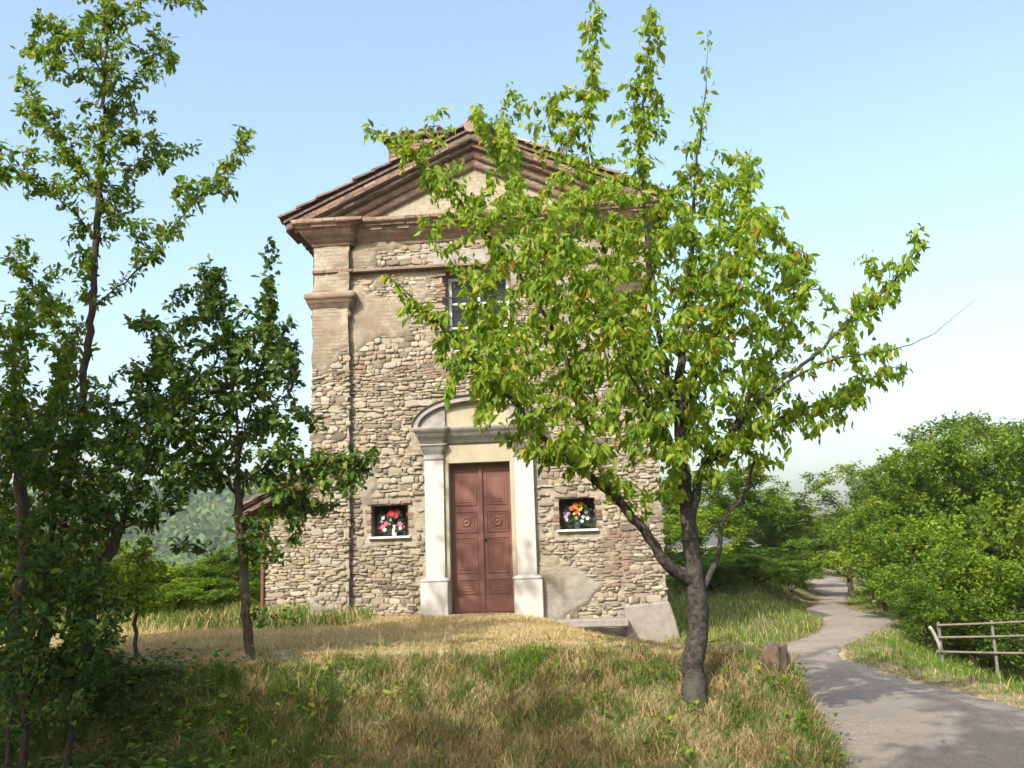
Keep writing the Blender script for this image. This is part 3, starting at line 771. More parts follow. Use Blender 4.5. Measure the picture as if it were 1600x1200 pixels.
arch.add(V, F).build('arched_cornice', MAT['grey'], sur)
fl = MB(); o1, o2 = ell(0, .018), ell(0, .002)
V = [(x, y, z) for P in (o1, o2) for y in (-.25, .02) for x, z in P]; F = []
for i in range(n - 1):
    F += [(i, n + i, n + i + 1, i + 1), (i, i + 1, 2 * n + i + 1, 2 * n + i), (2 * n + i, 2 * n + i + 1, 3 * n + i + 1, 3 * n + i)]
fl.add(V, F).build('lead_flashing', MAT['iron'], sur)
MB().prism([p for p in ell(0, -.085)], -.09, .02).build('arch_field', MAT['yellow'], sur)
for s in (-1, 1):
    seg = [p for p in ell(0, -.085, 60) if p[0] * s > .58]
    if s < 0: seg = seg[::-1]
    poly = [(s * .58, 3.285)] + seg + [(s * .58, seg[-1][1])]
    if s > 0: poly = [(s * .58, 3.285)] + seg
    MB().prism(poly, -.15, -.085).build('arch_block', MAT['grey'], sur)
# yellow plaster jamb around the door
jm = MB(); jm.box(-.622, -.545, -.06, .26, -.05, 2.985); jm.box(.545, .622, -.06, .26, -.05, 2.985); jm.box(-.545, .545, -.06, .26, 2.64, 2.985)
jm.build('door_jamb', MAT['yellow'], sur, bevel=.006)
# door leaves
for s in (-1, 1):
    x0, x1 = sorted((s * .008, s * .545))
    leaf = MB().box(x0, x1, .135, .19, .02, 2.64).build('door_leaf', MAT['door'], chapel, bevel=.003)
    for (a, b, nm) in ((.36, .62, 'panel'), (.72, 1.34, 'panel'), (1.42, 1.80, 'panel'), (1.90, 2.52, 'panel')):
        m = MB(); pa, pb = x0 + .075, x1 - .075
        # raised frame moulding, sunk field, raised fillet, inner field
        for ins, w_, y_ in ((0, .022, .121), (.05, .014, .127), (.095, .012, .129)):
            if a + ins + w_ * 2 > b - ins or pa + ins + w_ * 2 > pb - ins: continue
            q0, q1, r_0, r_1 = pa + ins, pb - ins, a + ins, b - ins
            m.box(q0, q1, y_, .138, r_0, r_0 + w_); m.box(q0, q1, y_, .138, r_1 - w_, r_1)
            m.box(q0, q0 + w_, y_ + .0006, .138, r_0 + w_, r_1 - w_); m.box(q1 - w_, q1, y_ + .0006, .138, r_0 + w_, r_1 - w_)
        pn = m.build('panel', MAT['door'], leaf, bevel=.002)
        if abs(a - 1.42) < .01:
            rs = MB().lathe([(.085, 0), (.085, .012), (.06, .02), (.055, .008), (.03, .008), (.022, .022), (.001, .026)], 20).build('rosette', MAT['door'], leaf, True)
            rs.rotation_euler = (R(90), 0, 0); rs.location = ((x0 + x1) / 2, .137, 1.61)
    MB().box(x0 + .02, x1 - .02, .115, .137, .05, .30).build('kick_board', MAT['door'], leaf, bevel=.004)
MB().box(-.035, .035, .10, .137, .03, 2.63).build('cover_strip', MAT['door'], chapel, bevel=.008)
MB().lathe([(.016, 0), (.016, .02), (.028, .03), (.02, .05), (.001, .055)], 10).build('door_knob', MAT['iron'], chapel, True).location = (.0, .0, 0)
kb = bpy.data.objects['door_knob']; kb.rotation_euler = (R(90), 0, 0); kb.location = (.06, .137, 1.30)
ybox('threshold', -.60, .60, -.30, .20, -.20, .02, MAT['concrete'], chapel, .012, .004)
ybox('kerb_slab', .40, 2.46, -.56, -.16, -.20, -.08, MAT['concrete'], chapel, .015, .006)
ybox('kerb_slab', -1.0, .396, -.52, -.16, -.26, -.085, MAT['concrete'], chapel, .015, .006)

# low annex on the left with lean-to roof and downpipe
ar = MB().prism([(ax - .35, 1.90), (UL - .003, 2.75), (UL - .003, 2.83), (ax - .35, 1.98)], av - .3, av + 4.1).build('annex_roof', MAT['tile'], chapel)
tile_slope(ar, (UL - .01, 2.84), (ax - .38, 1.985), av - .25, av + 4.0, 3, .02)
MB().tube([(ax - .02, av - .05, 1.9), (ax - .02, av - .05, -.3)], .035, 8).build('downpipe', MAT['copper'], chapel)

# ------------------------------------------------------------------ bouquets in the niches
def petal_flower(rad, npet, mat_name, name='flower'):
    V, F = [], []
    for k in range(npet):
        a = 2 * math.pi * k / npet + random.uniform(-.15, .15); c, s = math.cos(a), math.sin(a); w = 1.25 * rad / npet * 1.6
        pts = [(0, 0, 0), (.5 * rad, w, .18 * rad), (rad, w * .35, .12 * rad + random.uniform(-.1, .2) * rad), (rad, -w * .35, .1 * rad), (.5 * rad, -w, .16 * rad)]
        b = len(V); V += [(x * c - y * s, x * s + y * c, z) for x, y, z in pts]; F.append(tuple(range(b, b + 5)))
    V2 = [(math.cos(t) * rad * .18, math.sin(t) * rad * .18, .14 * rad) for t in np.linspace(0, 2 * math.pi, 6, endpoint=False)]
    b = len(V); V += V2; F.append(tuple(range(b, b + 6)))
    me = bpy.data.meshes.new(name); me.from_pydata(V, [], F); me.materials.append(MAT[mat_name]); return me
def bouquet(base, label, flowers, vase_x, vase_mat):
    root = empty('flower_bouquet', base, -CA); tag(root, label, 'flowers', 'bouquets in the chapel niches')
    v = MB().lathe([(.035, 0), (.05, .05), (.045, .12), (.032, .17), (.042, .20), (.030, .195), (.001, .16)], 14).build('vase', MAT[vase_mat], root, True); v.location = (vase_x, .0, 0)
    lv = MB()
    for i in range(150):
        x, z = random.uniform(-.24, .24), random.uniform(.05, .40); y = random.uniform(-.06, .16); l = random.uniform(.04, .09); t = random.uniform(-1.5, 1.5)
        dx, dz = math.sin(t) * l, math.cos(t) * l
        lv.add([(x, y, z), (x + dx * .5 - dz * .3, y - .02, z + dz * .5 + dx * .3), (x + dx, y - .03, z + dz), (x + dx * .5 + dz * .3, y - .02, z + dz * .5 - dx * .3)], [(0, 1, 2, 3)])
    lv.build('foliage', MAT['greenery'], root)
    st = MB()
    for (x, y, z, r_, n_, m_) in flowers:
        st.tube([(vase_x, 0, .15), ((x + vase_x) / 2, y * .5, z * .6 + .06), (x, y, z)], .004, 4)
        f = obj_from('flower', petal_flower(r_ * .8, n_, m_), root, (x, y - .03, z), (R(90) + random.uniform(-.5, .3), random.uniform(-.4, .4), 0))
    st.build('stem', MAT['greenery'], root)
    return root
fl_l = [(-.14, .02, .33, .05, 6, 'f_whitef'), (-.17, 0, .27, .045, 6, 'f_whitef'), (.02, 0, .40, .085, 8, 'f_red'), (.11, .02, .42, .085, 8, 'f_red'), (-.04, .03, .38, .06, 7, 'f_red'), (.10, -.01, .35, .06, 7, 'f_red'),
        (-.13, -.03, .17, .07, 6, 'f_pink'), (-.08, -.03, .22, .06, 6, 'f_pink'), (-.10, -.05, .12, .05, 6, 'f_whitef'), (.17, -.02, .21, .065, 6, 'f_pink'), (.22, 0, .17, .055, 6, 'f_pink'), (.18, -.04, .14, .045, 6, 'f_whitef'),
        (-.20, .0, .16, .05, 7, 'f_red'), (.0, -.02, .29, .035, 6, 'f_whitef'), (-.02, 0, .22, .04, 6, 'f_yellowf')]
fl_r = [(-.02, 0, .41, .085, 7, 'f_orange'), (.05, -.01, .37, .075, 7, 'f_yellowf'), (-.09, .01, .37, .06, 6, 'f_orange'), (.08, .02, .44, .06, 7, 'f_orange'), (.0, 0, .30, .06, 7, 'f_red'), (.03, -.03, .26, .035, 6, 'f_whitef'), (-.05, -.03, .27, .035, 6, 'f_yellowf'),
        (-.20, 0, .29, .06, 6, 'f_purple'), (-.15, -.01, .27, .055, 6, 'f_mauve'), (-.20, -.02, .22, .05, 6, 'f_mauve'), (-.18, -.03, .17, .04, 6, 'f_whitef'), (.10, -.02, .21, .045, 6, 'f_whitef'), (.18, -.02, .19, .05, 6, 'f_whitef'), (.08, -.04, .14, .045, 6, 'f_whitef'), (.16, .02, .30, .05, 6, 'f_mauve'), (-.02, 0, .20, .045, 6, 'f_yellowf')]
bouquet(cw((NL[0] + NL[1]) / 2, .13, NL[2] + .002), 'red and pink bouquet in silver vase, niche beside the low annex end', fl_l, .06, 'vase')
bouquet(cw((NR[0] + NR[1]) / 2, .13, NR[2] + .002), 'orange, yellow and white bouquet in the niche behind the cherry limb', fl_r, .0, 'dark_vase')

# ------------------------------------------------------------------ trees
def nrm(a): return a / (np.linalg.norm(a, axis=-1, keepdims=True) + 1e-9)
def grow(limbs, attr, di, dk, step, iters=90, trop=(0, 0, .0), jit=.12, r_=None):
    """space colonisation from hand-laid limbs; returns node positions and parents"""
    g_ = r_ or np.random.default_rng(3)
    pos, par = [], []; grow.spans = []
    for li, L_ in enumerate(limbs):
        i0 = len(pos)
        L_ = resample(np.asarray(L_, float), max(3, int(np.sum(np.linalg.norm(np.diff(L_, axis=0), axis=1)) / step)))
        if pos:
            d = np.linalg.norm(np.array(pos) - L_[0], axis=1); p = int(np.argmin(d))
        else: p = -1
        for k, q in enumerate(L_):
            if k == 0 and p >= 0: continue
            w = step * .10 if k > 1 else 0
            pos.append(q + g_.normal(0, 1, 3) * w); par.append(p); p = len(pos) - 1
        grow.spans.append((i0, len(pos)))
    pos = np.array(pos); A = np.array(attr)
    D = np.full(len(A), 1e9); I = np.zeros(len(A), int)
    for s in range(0, len(pos), 256):
        d = np.linalg.norm(A[:, None] - pos[None, s:s + 256], axis=2); k = d.argmin(1); m = d[np.arange(len(A)), k]
        up = m < D; D[up] = m[up]; I[up] = k[up] + s
    alive = D > dk
    P = list(pos)
    for it in range(iters):
        act = alive & (D < di)
        if not act.any(): break
        vec = nrm(A[act] - np.array(P)[I[act]]); idx = I[act]
        u_, inv = np.unique(idx, return_inverse=True)
        acc = np.zeros((len(u_), 3)); np.add.at(acc, inv, vec)
        acc = nrm(nrm(acc) + np.array(trop) + g_.normal(0, jit, acc.shape))
        new = np.array(P)[u_] + acc * step; base = len(P)
        P += list(new); par += list(u_)
        d = np.linalg.norm(A[:, None] - new[None], axis=2); k = d.argmin(1); m = d[np.arange(len(A)), k]
        up = m < D; D[up] = m[up]; I[up] = k[up] + base
        alive &= D > dk
    return np.array(P), np.array(par, int)
def radii(par, base_r, tip_r):
    n = len(par); kids = np.bincount(par[par >= 0], minlength=n)
    def comp(e):
        a = np.where(kids == 0, tip_r ** e, 0.0)
        for i in range(n - 1, 0, -1):
            if par[i] >= 0: a[par[i]] += a[i]
        return a ** (1 / e)
    # parents may come after children only for limbs: order is by creation so parent index < child index
    lo, hi = 1.2, 6.0
    for _ in range(24):
        e = (lo + hi) / 2; r_ = comp(e)
        if r_[0] > base_r: lo = e
        else: hi = e
    return comp((lo + hi) / 2), kids
def wood_mesh(P, par, r_, lo=0, hi=1e9):
    """tubes along chains; a chain follows the thickest child"""
    n = len(P); best = np.full(n, -1); 
    for i in range(n):
        p = par[i]
        if p >= 0 and (best[p] < 0 or r_[i] > r_[best[p]]): best[p] = i
    V, F, nv = [], [], 0
    starts = [i for i in range(n) if par[i] < 0 or best[par[i]] != i]
    for s in starts:
        ch = [par[s]] if par[s] >= 0 else []
        i = s
        while i >= 0: ch.append(i); i = best[i]
        rad = [r_[c] for c in ch]
        if par[s] >= 0: rad[0] = min(r_[par[s]], r_[s] * 1.25)
        mx = max(rad[1:]) if len(rad) > 1 else 0
        if len(ch) < 2 or not (lo <= mx < hi): continue
        Q = P[ch]; T = nrm(np.gradient(Q, axis=0)); k = 10 if mx > .05 else (6 if mx > .015 else 4 if mx > .006 else 3)
        a = np.cross(T[0], (0, 0, 1.0) if abs(T[0][2]) < .9 else (1.0, 0, 0)); a = nrm(a)
        ang = np.linspace(0, 2 * math.pi, k, endpoint=False)
        for j in range(len(ch)):
            a = nrm(a - T[j] * (a @ T[j])); b = np.cross(T[j], a)
            V.append(Q[j] + rad[j] * (np.cos(ang)[:, None] * a + np.sin(ang)[:, None] * b))
        m = np.arange(len(ch) - 1)[:, None] * k; kk = np.arange(k)[None]; k2 = (kk + 1) % k
        F.append((np.stack([m + kk, m + k2, m + k + k2, m + k + kk], 2).reshape(-1, 4)) + nv); nv += len(ch) * k
    if not V: return None
    return np.vstack(V), np.vstack(F)
# leaf outlines: rows of (along, half width); folded along the midrib and drooping at the tip
def leaf_shape(rows, fold=.18, droop=.12):
    V = [(0, 0, 0)]; F = []
    for y, w in rows: V += [(-w, y, fold * w - droop * y * y), (0, y, -droop * y * y), (w, y, fold * w - droop * y * y)]
    V.append((0, 1, -droop)); n = len(rows)
    F += [(0, 2, 1), (0, 3, 2)]
    for i in range(n - 1):
        a = 1 + i * 3; b = a + 3
        F += [(a, a + 1, b + 1), (a, b + 1, b), (a + 1, a + 2, b + 2), (a + 1, b + 2, b + 1)]
    a = 1 + (n - 1) * 3; t = len(V) - 1
    F += [(a, a + 1, t), (a + 1, a + 2, t)]
    return np.array(V, float), np.array(F)
LEAF_OVATE = leaf_shape([(.14, .10), (.34, .22), (.58, .22), (.82, .11)], .5, .28)
LEAF_OAK = leaf_shape([(.15, .07), (.32, .20), (.45, .13), (.62, .30), (.75, .18), (.88, .20)], .35, .15)
LEAF_ELL = leaf_shape([(.25, .18), (.6, .21)], .4, .18)
LEAF_FAR = (np.array([(0, 0, 0), (-.27, .5, .06), (0, 1, -.1), (.27, .5, .06)], float), np.array([(0, 2, 1), (0, 3, 2)]))
def place_leaves(shape, P, Y, N, S, W=None):
    V, F = shape; n = len(P); Y = nrm(Y); X = nrm(np.cross(Y, N)); Z = np.cross(X, Y)
    W = np.ones(n) if W is None else W
    out = P[:, None] + S[:, None, None] * ((V[None, :, 0:1] * W[:, None, None]) * X[:, None] + V[None, :, 1:2] * Y[:, None] + V[None, :, 2:3] * Z[:, None])
    FF = (F[None] + (np.arange(n) * len(V))[:, None, None]).reshape(-1, 3)
    return out.reshape(-1, 3), FF
def leaf_points(P, par, r_, thr, per, spread, g_, dens=None):
    m = np.where((r_ < thr) & (par >= 0))[0]
    if dens is not None: m = m[g_.random(len(m)) < dens(P[m])]
    idx = np.repeat(m, g_.poisson(per, len(m)))
    t = g_.random(len(idx))[:, None]
    base = P[idx] * t + P[par[idx]] * (1 - t); tw = nrm(P[idx] - P[par[idx]])
    return base + g_.normal(0, spread, base.shape), tw
def blobs_points(blobs, Y0, g_, to3=None):
    out = []
    for (cx, cy, rx, ry, dd, rd, n) in blobs:
        q = nrm(g_.normal(0, 1, (n, 3))) * (g_.random((n, 1)) ** (1 / 2.6))
        for a, b, c in q: out.append(at(cx + a * rx, cy + b * ry, Y0 + dd + c * rd))
    return np.array(out)
def px_limb(pts, Y0): return np.array([at(x, y, Y0 + d) for x, y, d in pts])
def make_tree(name, label, cat, base, limbs, attr, bark, leafmat, shape, leaf_len, base_r, tip_r, per, thr, seed, di=.6, dk=.16, step=.1,
              droop=.6, spread=.02, group=None, trop=(0, 0, .05), dens=None, tint_pow=1.0, singles=0, iters=90, normal_up=.6, flare=True, crown_name='crown', trunk_cut=.42, limb_r=()):
    g_ = np.random.default_rng(seed)
    root = empty(name, base); tag(root, label, cat, group)
    b = np.array(base)
    P, par = grow(limbs, attr, di, dk, step, iters, trop, .14, g_)
    r_, kids = radii(par, base_r, tip_r)
    for (i0, i1), (ra, rb) in zip(grow.spans, limb_r):
        r_[i0:i1] = np.maximum(r_[i0:i1], rb + (ra - rb) * np.linspace(1, 0, i1 - i0) ** 1.5)
    if flare:
        h = np.linalg.norm(P - P[0], axis=1); fl_ = 1 + .30 * np.exp(-h / (base_r * 2.0)); r_ = r_ * np.where(r_ > base_r * .5, fl_, 1)
    for nm, lo, hi in (('trunk', base_r * trunk_cut, 1e9), ('branch', 0, base_r * trunk_cut)):
        w = wood_mesh(P, par, r_, lo, hi)
        if w is not None:
            V, F = w
            if nm == 'trunk': V = V + (fbm(V[:, 0] * 30, V[:, 2] * 9 + V[:, 1] * 30, 4)[:, None] - .5) * .012
            big(nm, V - b, F, bark, root, smooth=True)
    LP, TW = leaf_points(P, par, r_, thr, per, spread, g_, dens)
    n = len(LP)
    Y = nrm(TW * .5 + g_.normal(0, .75, (n, 3)) + np.array([0, 0, -droop]))
    N = nrm(g_.normal(0, .6, (n, 3)) + np.array([0, 0, normal_up]))
    S = leaf_len * np.clip(g_.normal(.95, .26, n), .4, 1.5)
    tint = g_.random(n) ** tint_pow
    order = np.argsort(LP @ cf); cr_parent = None
    sg = order[:singles]; rest = order[singles:]
    V, F = place_leaves(shape, LP[rest], Y[rest], N[rest], S[rest], g_.uniform(.8, 1.15, len(rest)))
    crown = big(crown_name, V - b, F, leafmat, root, np.repeat(tint[rest], len(shape[0])), smooth=True)
    if singles:
        me = big('leaf', shape[0], shape[1], MAT['leaf_cherry_obj'], smooth=True, lnk=False)
        for i in sg:
            y = Y[i]; x = nrm(np.cross(y, N[i])); z = np.cross(x, y); s = S[i]; p = LP[i] - b
            o = bpy.data.objects.new('leaf', me); link(o, crown)
            o.matrix_local = Matrix(((x[0] * s, y[0] * s, z[0] * s, p[0]), (x[1] * s, y[1] * s, z[1] * s, p[1]), (x[2] * s, y[2] * s, z[2] * s, p[2]), (0, 0, 0, 1)))
    return root

# the cherry tree on the bank
CB = hit(1087, 1090); CY = CB[1]; g1 = np.random.default_rng(21)
cl = [[(1087, 1108, 0), (1084, 1040, 0), (1092, 960, 0), (1086, 900, .0), (1079, 845, .02), (1070, 760, .03), (1064, 690, .05), (1060, 600, .1), (1072, 500, .12), (1080, 400, .1), (1086, 300, .1), (1095, 200, .1), (1103, 120, .1), (1106, 50, .1)],
      [(1086, 912, 0), (1045, 885, -.15), (1000, 820, -.25), (955, 772, -.35), (900, 728, -.45), (855, 690, -.55), (800, 625, -.6), (740, 560, -.6), (680, 500, -.6), (605, 428, -.6)],
      [(965, 785, -.33), (925, 700, -.2), (885, 560, -.1), (825, 450, 0), (745, 345, .1), (665, 262, .1), (580, 200, .1)],
      [(1068, 730, .03), (1005, 600, .3), (962, 480, .4), (938, 350, .4), (920, 200, .4), (928, 80, .4), (932, 10, .4)],
      [(1063, 680, .06), (1030, 520, -.2), (1012, 380, -.3), (1000, 240, -.3), (1010, 130, -.3), (1018, 10, -.3)],
      [(1090, 935, 0), (1122, 870, .08), (1130, 815, .1), (1160, 775, .15), (1178, 725, .2)],
      [(1078, 820, .02), (1098, 735, -.05), (1140, 682, -.15), (1200, 612, -.3), (1262, 565, -.35), (1330, 500, -.4), (1395, 440, -.4), (1438, 380, -.4)],
      [(1110, 720, -.08), (1180, 672, .1), (1250, 640, .3), (1310, 622, .4), (1370, 585, .4), (1408, 570, .4)],
      [(1170, 640, -.25), (1240, 590, -.5), (1310, 560, -.6), (1400, 545, -.6), (1460, 520, -.6), (1525, 465, -.6)],
      [(1140, 680, -.15), (1200, 575, .2), (1245, 490, .3), (1262, 400, .3)],
      [(1066, 720, .03), (1090, 580, .5), (1140, 430, .9), (1165, 290, 1.0), (1160, 240, 1.0)],
      [(1067, 740, 0), (1020, 650, -.6), (960, 540, -1.0), (900, 430, -1.2), (860, 330, -1.2)],
      [(1064, 660, .05), (1100, 560, -.6), (1150, 460, -.9), (1190, 360, -1.0)],
      [(1060, 640, .08), (1010, 540, .7), (900, 420, 1.0), (810, 300, 1.1), (740, 170, 1.1)],
      [(800, 625, -.6), (760, 500, -.3), (700, 400, -.2), (655, 340, -.2)]]
cb = [(1000, 470, 190, 200, 0, 1.3, 480), (1130, 460, 130, 190, 0, 1.2, 300), (880, 430, 150, 150, 0, 1.1, 240), (840, 590, 160, 110, -.3, .9, 260), (960, 660, 170, 100, -.3, .9, 260),
      (1100, 640, 150, 110, 0, .9, 240), (750, 560, 90, 70, -.5, .5, 80), (660, 480, 50, 40, -.6, .2, 26), (605, 432, 18, 16, -.6, .1, 8), (760, 330, 90, 80, .1, .6, 90), (670, 270, 60, 50, .1, .3, 36),
      (585, 200, 26, 22, .1, .15, 14), (640, 215, 30, 26, .1, .2, 14), (700, 190, 20, 45, .2, .2, 14), (745, 175, 16, 30, .6, .2, 12), (810, 180, 28, 70, .5, .3, 26), (880, 220, 45, 70, .4, .4, 46), (925, 95, 36, 110, .4, .3, 70), (1140, 370, 110, 120, .2, .9, 70), (960, 330, 130, 110, 0, .9, 90), (1200, 480, 80, 120, .1, .7, 60), (820, 500, 120, 110, 0, .8, 60), (1060, 300, 110, 100, 0, .7, 50),
      (1005, 180, 50, 110, -.3, .35, 90), (1020, 50, 34, 60, -.3, .25, 44), (1100, 220, 40, 90, .1, .3, 26), (1165, 300, 45, 75, .6, .5, 66), (1235, 420, 40, 60, .3, .4, 50), (1215, 530, 50, 60, 0, .5, 40),
      (1180, 690, 70, 50, .1, .5, 80), (1250, 650, 60, 45, .2, .4, 60), (1330, 610, 50, 50, .2, .4, 50), (1390, 585, 34, 30, .3, .2, 26), (1330, 500, 60, 60, -.4, .35, 70), (1390, 440, 50, 50, -.4, .3, 50), (1430, 375, 22, 36, -.4, .15, 20), (1345, 405, 14, 25, -.4, .1, 8), (1315, 670, 26, 14, .3, .1, 10),
      (850, 710, 60, 24, -.5, .3, 30), (1000, 760, 70, 22, -.2, .4, 36)]
def cherry_dens(p):
    # the long twig and the spire tops are nearly bare
    q = p - CAM; x = 800 + FPX * (q @ cr) / (q @ cf); y = 600 - FPX * (q @ cu) / (q @ cf)
    d = np.ones(len(p)); d[(x > 1415) & (y > 440)] = 0.0; d[(x > 1075) & (x < 1125) & (y < 250)] = .35
    d[(x > 1190) & (x < 1320) & (y > 470) & (y < 610) & (x - 1190 > (y - 470) * .1)] *= .55
    d[(y > 770)] = .25; d[(y > 820)] = 0.0
    return d
cherry = make_tree('cherry_tree', 'bright green cherry tree with forked grey trunk on the bank before the chapel', 'tree', CB, [px_limb(l, CY) for l in cl], blobs_points(cb, CY, g1), MAT['bark_cherry'], MAT['leaf_cherry'], LEAF_OVATE,
          .088, .094, .0016, 7.4, .0115, 5, di=.75, dk=.125, step=.08, droop=1.4, spread=.03, dens=cherry_dens, singles=260, iters=60, normal_up=.35,
          limb_r=((.105, .002), (.058, .006), (.030, .004), (.034, .004), (.036, .004), (.034, .012), (.046, .005), (.030, .004), (.016, .002), (.022, .004), (.030, .004), (.026, .004), (.022, .004), (.022, .004)))

# tall slender ash-like tree
TB = np.array(at(92, 960, 9.2)); TB[2] = float(tz(TB[0], TB[1])) - .05; TY = 9.2
tl = [[(60, 1060, 0), (88, 900, 0), (108, 760, 0), (125, 650, 0), (143, 490, 0), (152, 350, 0), (160, 200, 0), (166, 80, 0), (172, -60, 0), (178, -160, 0)],
      [(146, 480, 0), (195, 440, -.1), (240, 395, -.2), (290, 330, -.25), (340, 280, -.3), (385, 215, -.3)], [(155, 300, 0), (110, 240, .2), (70, 190, .3), (30, 170, .4)], [(150, 370, 0), (90, 310, -.2), (30, 270, -.3), (-20, 260, -.4)],
      [(160, 190, 0), (205, 130, .2), (250, 80, .3), (270, 90, .3)], [(164, 120, 0), (120, 60, -.2), (60, 30, -.3)], [(168, 40, 0), (230, 0, -.2), (310, -10, -.3)], [(154, 330, 0), (200, 280, .4), (250, 240, .6), (310, 230, .7)],
      [(128, 640, 0), (180, 590, .2), (220, 560, .3)], [(135, 560, 0), (80, 500, .3), (40, 430, .4), (10, 410, .4)]]
tb = [(90, 60, 80, 60, -.2, .5, 90), (60, 110, 50, 50, -.2, .4, 40), (160, 80, 60, 90, 0, .5, 90), (230, 60, 55, 50, .1, .5, 60), (255, 110, 30, 40, .2, .3, 24), (290, 5, 40, 20, -.3, .3, 24), (80, 190, 60, 50, .2, .5, 60), (150, 220, 50, 80, 0, .5, 70), (30, 260, 50, 60, -.3, .4, 50), (100, 280, 60, 50, -.1, .5, 50),
      (210, 190, 40, 50, .3, .4, 36), (240, 250, 50, 40, .5, .4, 44), (190, 330, 50, 50, .1, .4, 40), (300, 300, 45, 30, -.1, .4, 40), (350, 280, 40, 40, -.3, .3, 40), (380, 225, 28, 40, -.3, .2, 26), (250, 360, 60, 40, -.2, .4, 40), (90, 430, 70, 50, .2, .5, 50), (30, 400, 40, 40, .3, .4, 30), (170, -60, 120, 60, 0, .8, 80), (230, 400, 40, 25, -.2, .3, 24)]
ash = make_tree('slender_tree', 'tall slender tree with thin dark trunk and light sky-backed leaves', 'tree', TB, [px_limb(l, TY) for l in tl], blobs_points(tb, TY, g1), MAT['bark_dark'], MAT['leaf_ash'], LEAF_ELL,
          .078, .040, .0015, 12.0, .011, 6, di=.8, dk=.15, step=.085, droop=.35, spread=.03, iters=60, normal_up=.8, trunk_cut=0.0)

# young oak in front of the annex
KB = hit(390, 1032); KY = KB[1]
kl = [[(392, 1045, 0), (386, 960, 0), (380, 870, 0), (372, 780, 0), (372, 700, 0), (368, 620, 0), (355, 540, 0), (345, 470, 0), (330, 415, 0)], [(373, 720, 0), (395, 620, -.2), (415, 540, -.3), (420, 450, -.3), (428, 380, -.3)],
      [(375, 780, 0), (330, 720, .3), (270, 650, .4), (220, 590, .5)], [(374, 760, 0), (430, 720, -.3), (490, 720, -.5), (545, 715, -.6), (585, 712, -.6)], [(378, 830, 0), (420, 800, .2), (480, 800, .3), (520, 790, .3)], [(372, 740, 0), (320, 690, -.5), (280, 600, -.7), (250, 520, -.7)],
      [(371, 690, 0), (420, 640, .5), (460, 600, .6), (455, 540, .6)], [(385, 940, 0), (415, 962, -.1), (440, 965, -.15), (465, 958, -.2)], [(381, 880, 0), (330, 860, .2), (270, 850, .3)]]
kb_ = [(340, 560, 110, 110, 0, .8, 260), (330, 450, 45, 45, 0, .4, 50), (400, 560, 70, 90, -.2, .6, 120), (425, 450, 24, 60, -.3, .2, 34), (450, 540, 30, 60, .5, .3, 34), (260, 620, 80, 80, .2, .6, 160), (220, 700, 70, 60, .3, .5, 70), (400, 680, 90, 60, 0, .7, 120), (440, 770, 80, 50, 0, .5, 100), (530, 740, 50, 50, -.5, .3, 60), (570, 715, 22, 14, -.6, .1, 12), (300, 720, 90, 60, 0, .7, 100), (430, 840, 60, 40, 0, .4, 44), (450, 962, 18, 12, -.2, .1, 10), (490, 690, 40, 60, .2, .4, 30), (230, 510, 40, 40, -.4, .3, 40)]
oak = make_tree('oak_sapling', 'dark green young oak with slim bent trunk before the annex', 'tree', KB, [px_limb(l, KY) for l in kl], blobs_points(kb_, KY, g1), MAT['bark_brown'], MAT['leaf_oak'], LEAF_OAK,
          .092, .047, .0017, 12.5, .013, 7, di=.85, dk=.17, step=.09, droop=.25, spread=.03, iters=60, normal_up=.8, trunk_cut=.2)

# shaded thicket on the left: separate small trees
def thicket(name, label, base_px, Y0, limbs, blobs, base_r, mat, bark, leaf, per, seed, shape=LEAF_ELL, **kw):
    b = np.array(at(*base_px, Y0)); b[2] = float(tz(b[0], b[1])) - .05
    lim = [px_limb(l, Y0) for l in limbs]; lim[0] = np.vstack([b, lim[0][1:]])
    return make_tree(name, label, 'tree' if 'tree' in name else 'shrub', b, lim, blobs_points(blobs, Y0, g1), MAT[bark], MAT[mat], shape, leaf, base_r, .0020, per * 4.2, .014, seed, di=.9, dk=.19, step=.1, iters=60, spread=.04, trunk_cut=0.0, **kw)
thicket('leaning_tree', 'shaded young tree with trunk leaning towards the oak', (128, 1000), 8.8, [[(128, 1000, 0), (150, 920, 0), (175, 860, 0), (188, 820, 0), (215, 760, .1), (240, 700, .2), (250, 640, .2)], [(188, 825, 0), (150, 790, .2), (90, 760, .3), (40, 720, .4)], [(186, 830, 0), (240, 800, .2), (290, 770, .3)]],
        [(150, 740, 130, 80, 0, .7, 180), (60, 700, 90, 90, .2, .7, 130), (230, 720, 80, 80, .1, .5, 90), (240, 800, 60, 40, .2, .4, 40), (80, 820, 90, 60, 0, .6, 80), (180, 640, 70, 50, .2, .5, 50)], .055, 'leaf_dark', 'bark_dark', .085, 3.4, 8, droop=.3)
thicket('yellowing_tree', 'yellow-green dense tree at the picture edge behind the slender trunk', (20, 960), 10.2, [[(20, 960, 0), (40, 850, 0), (30, 740, 0), (25, 640, 0), (20, 540, 0), (40, 460, 0)], [(30, 720, 0), (80, 640, .2), (110, 560, .3)], [(28, 680, 0), (-40, 600, .2), (-60, 520, .3)]],
        [(40, 540, 90, 90, 0, .8, 170), (90, 620, 80, 70, .1, .7, 110), (10, 660, 80, 80, 0, .8, 110), (120, 520, 50, 60, .2, .5, 50), (-50, 600, 70, 120, 0, .8, 80), (160, 680, 50, 50, .2, .5, 40)], .07, 'leaf_ash', 'bark_brown', .085, 3.4, 9, droop=.4)
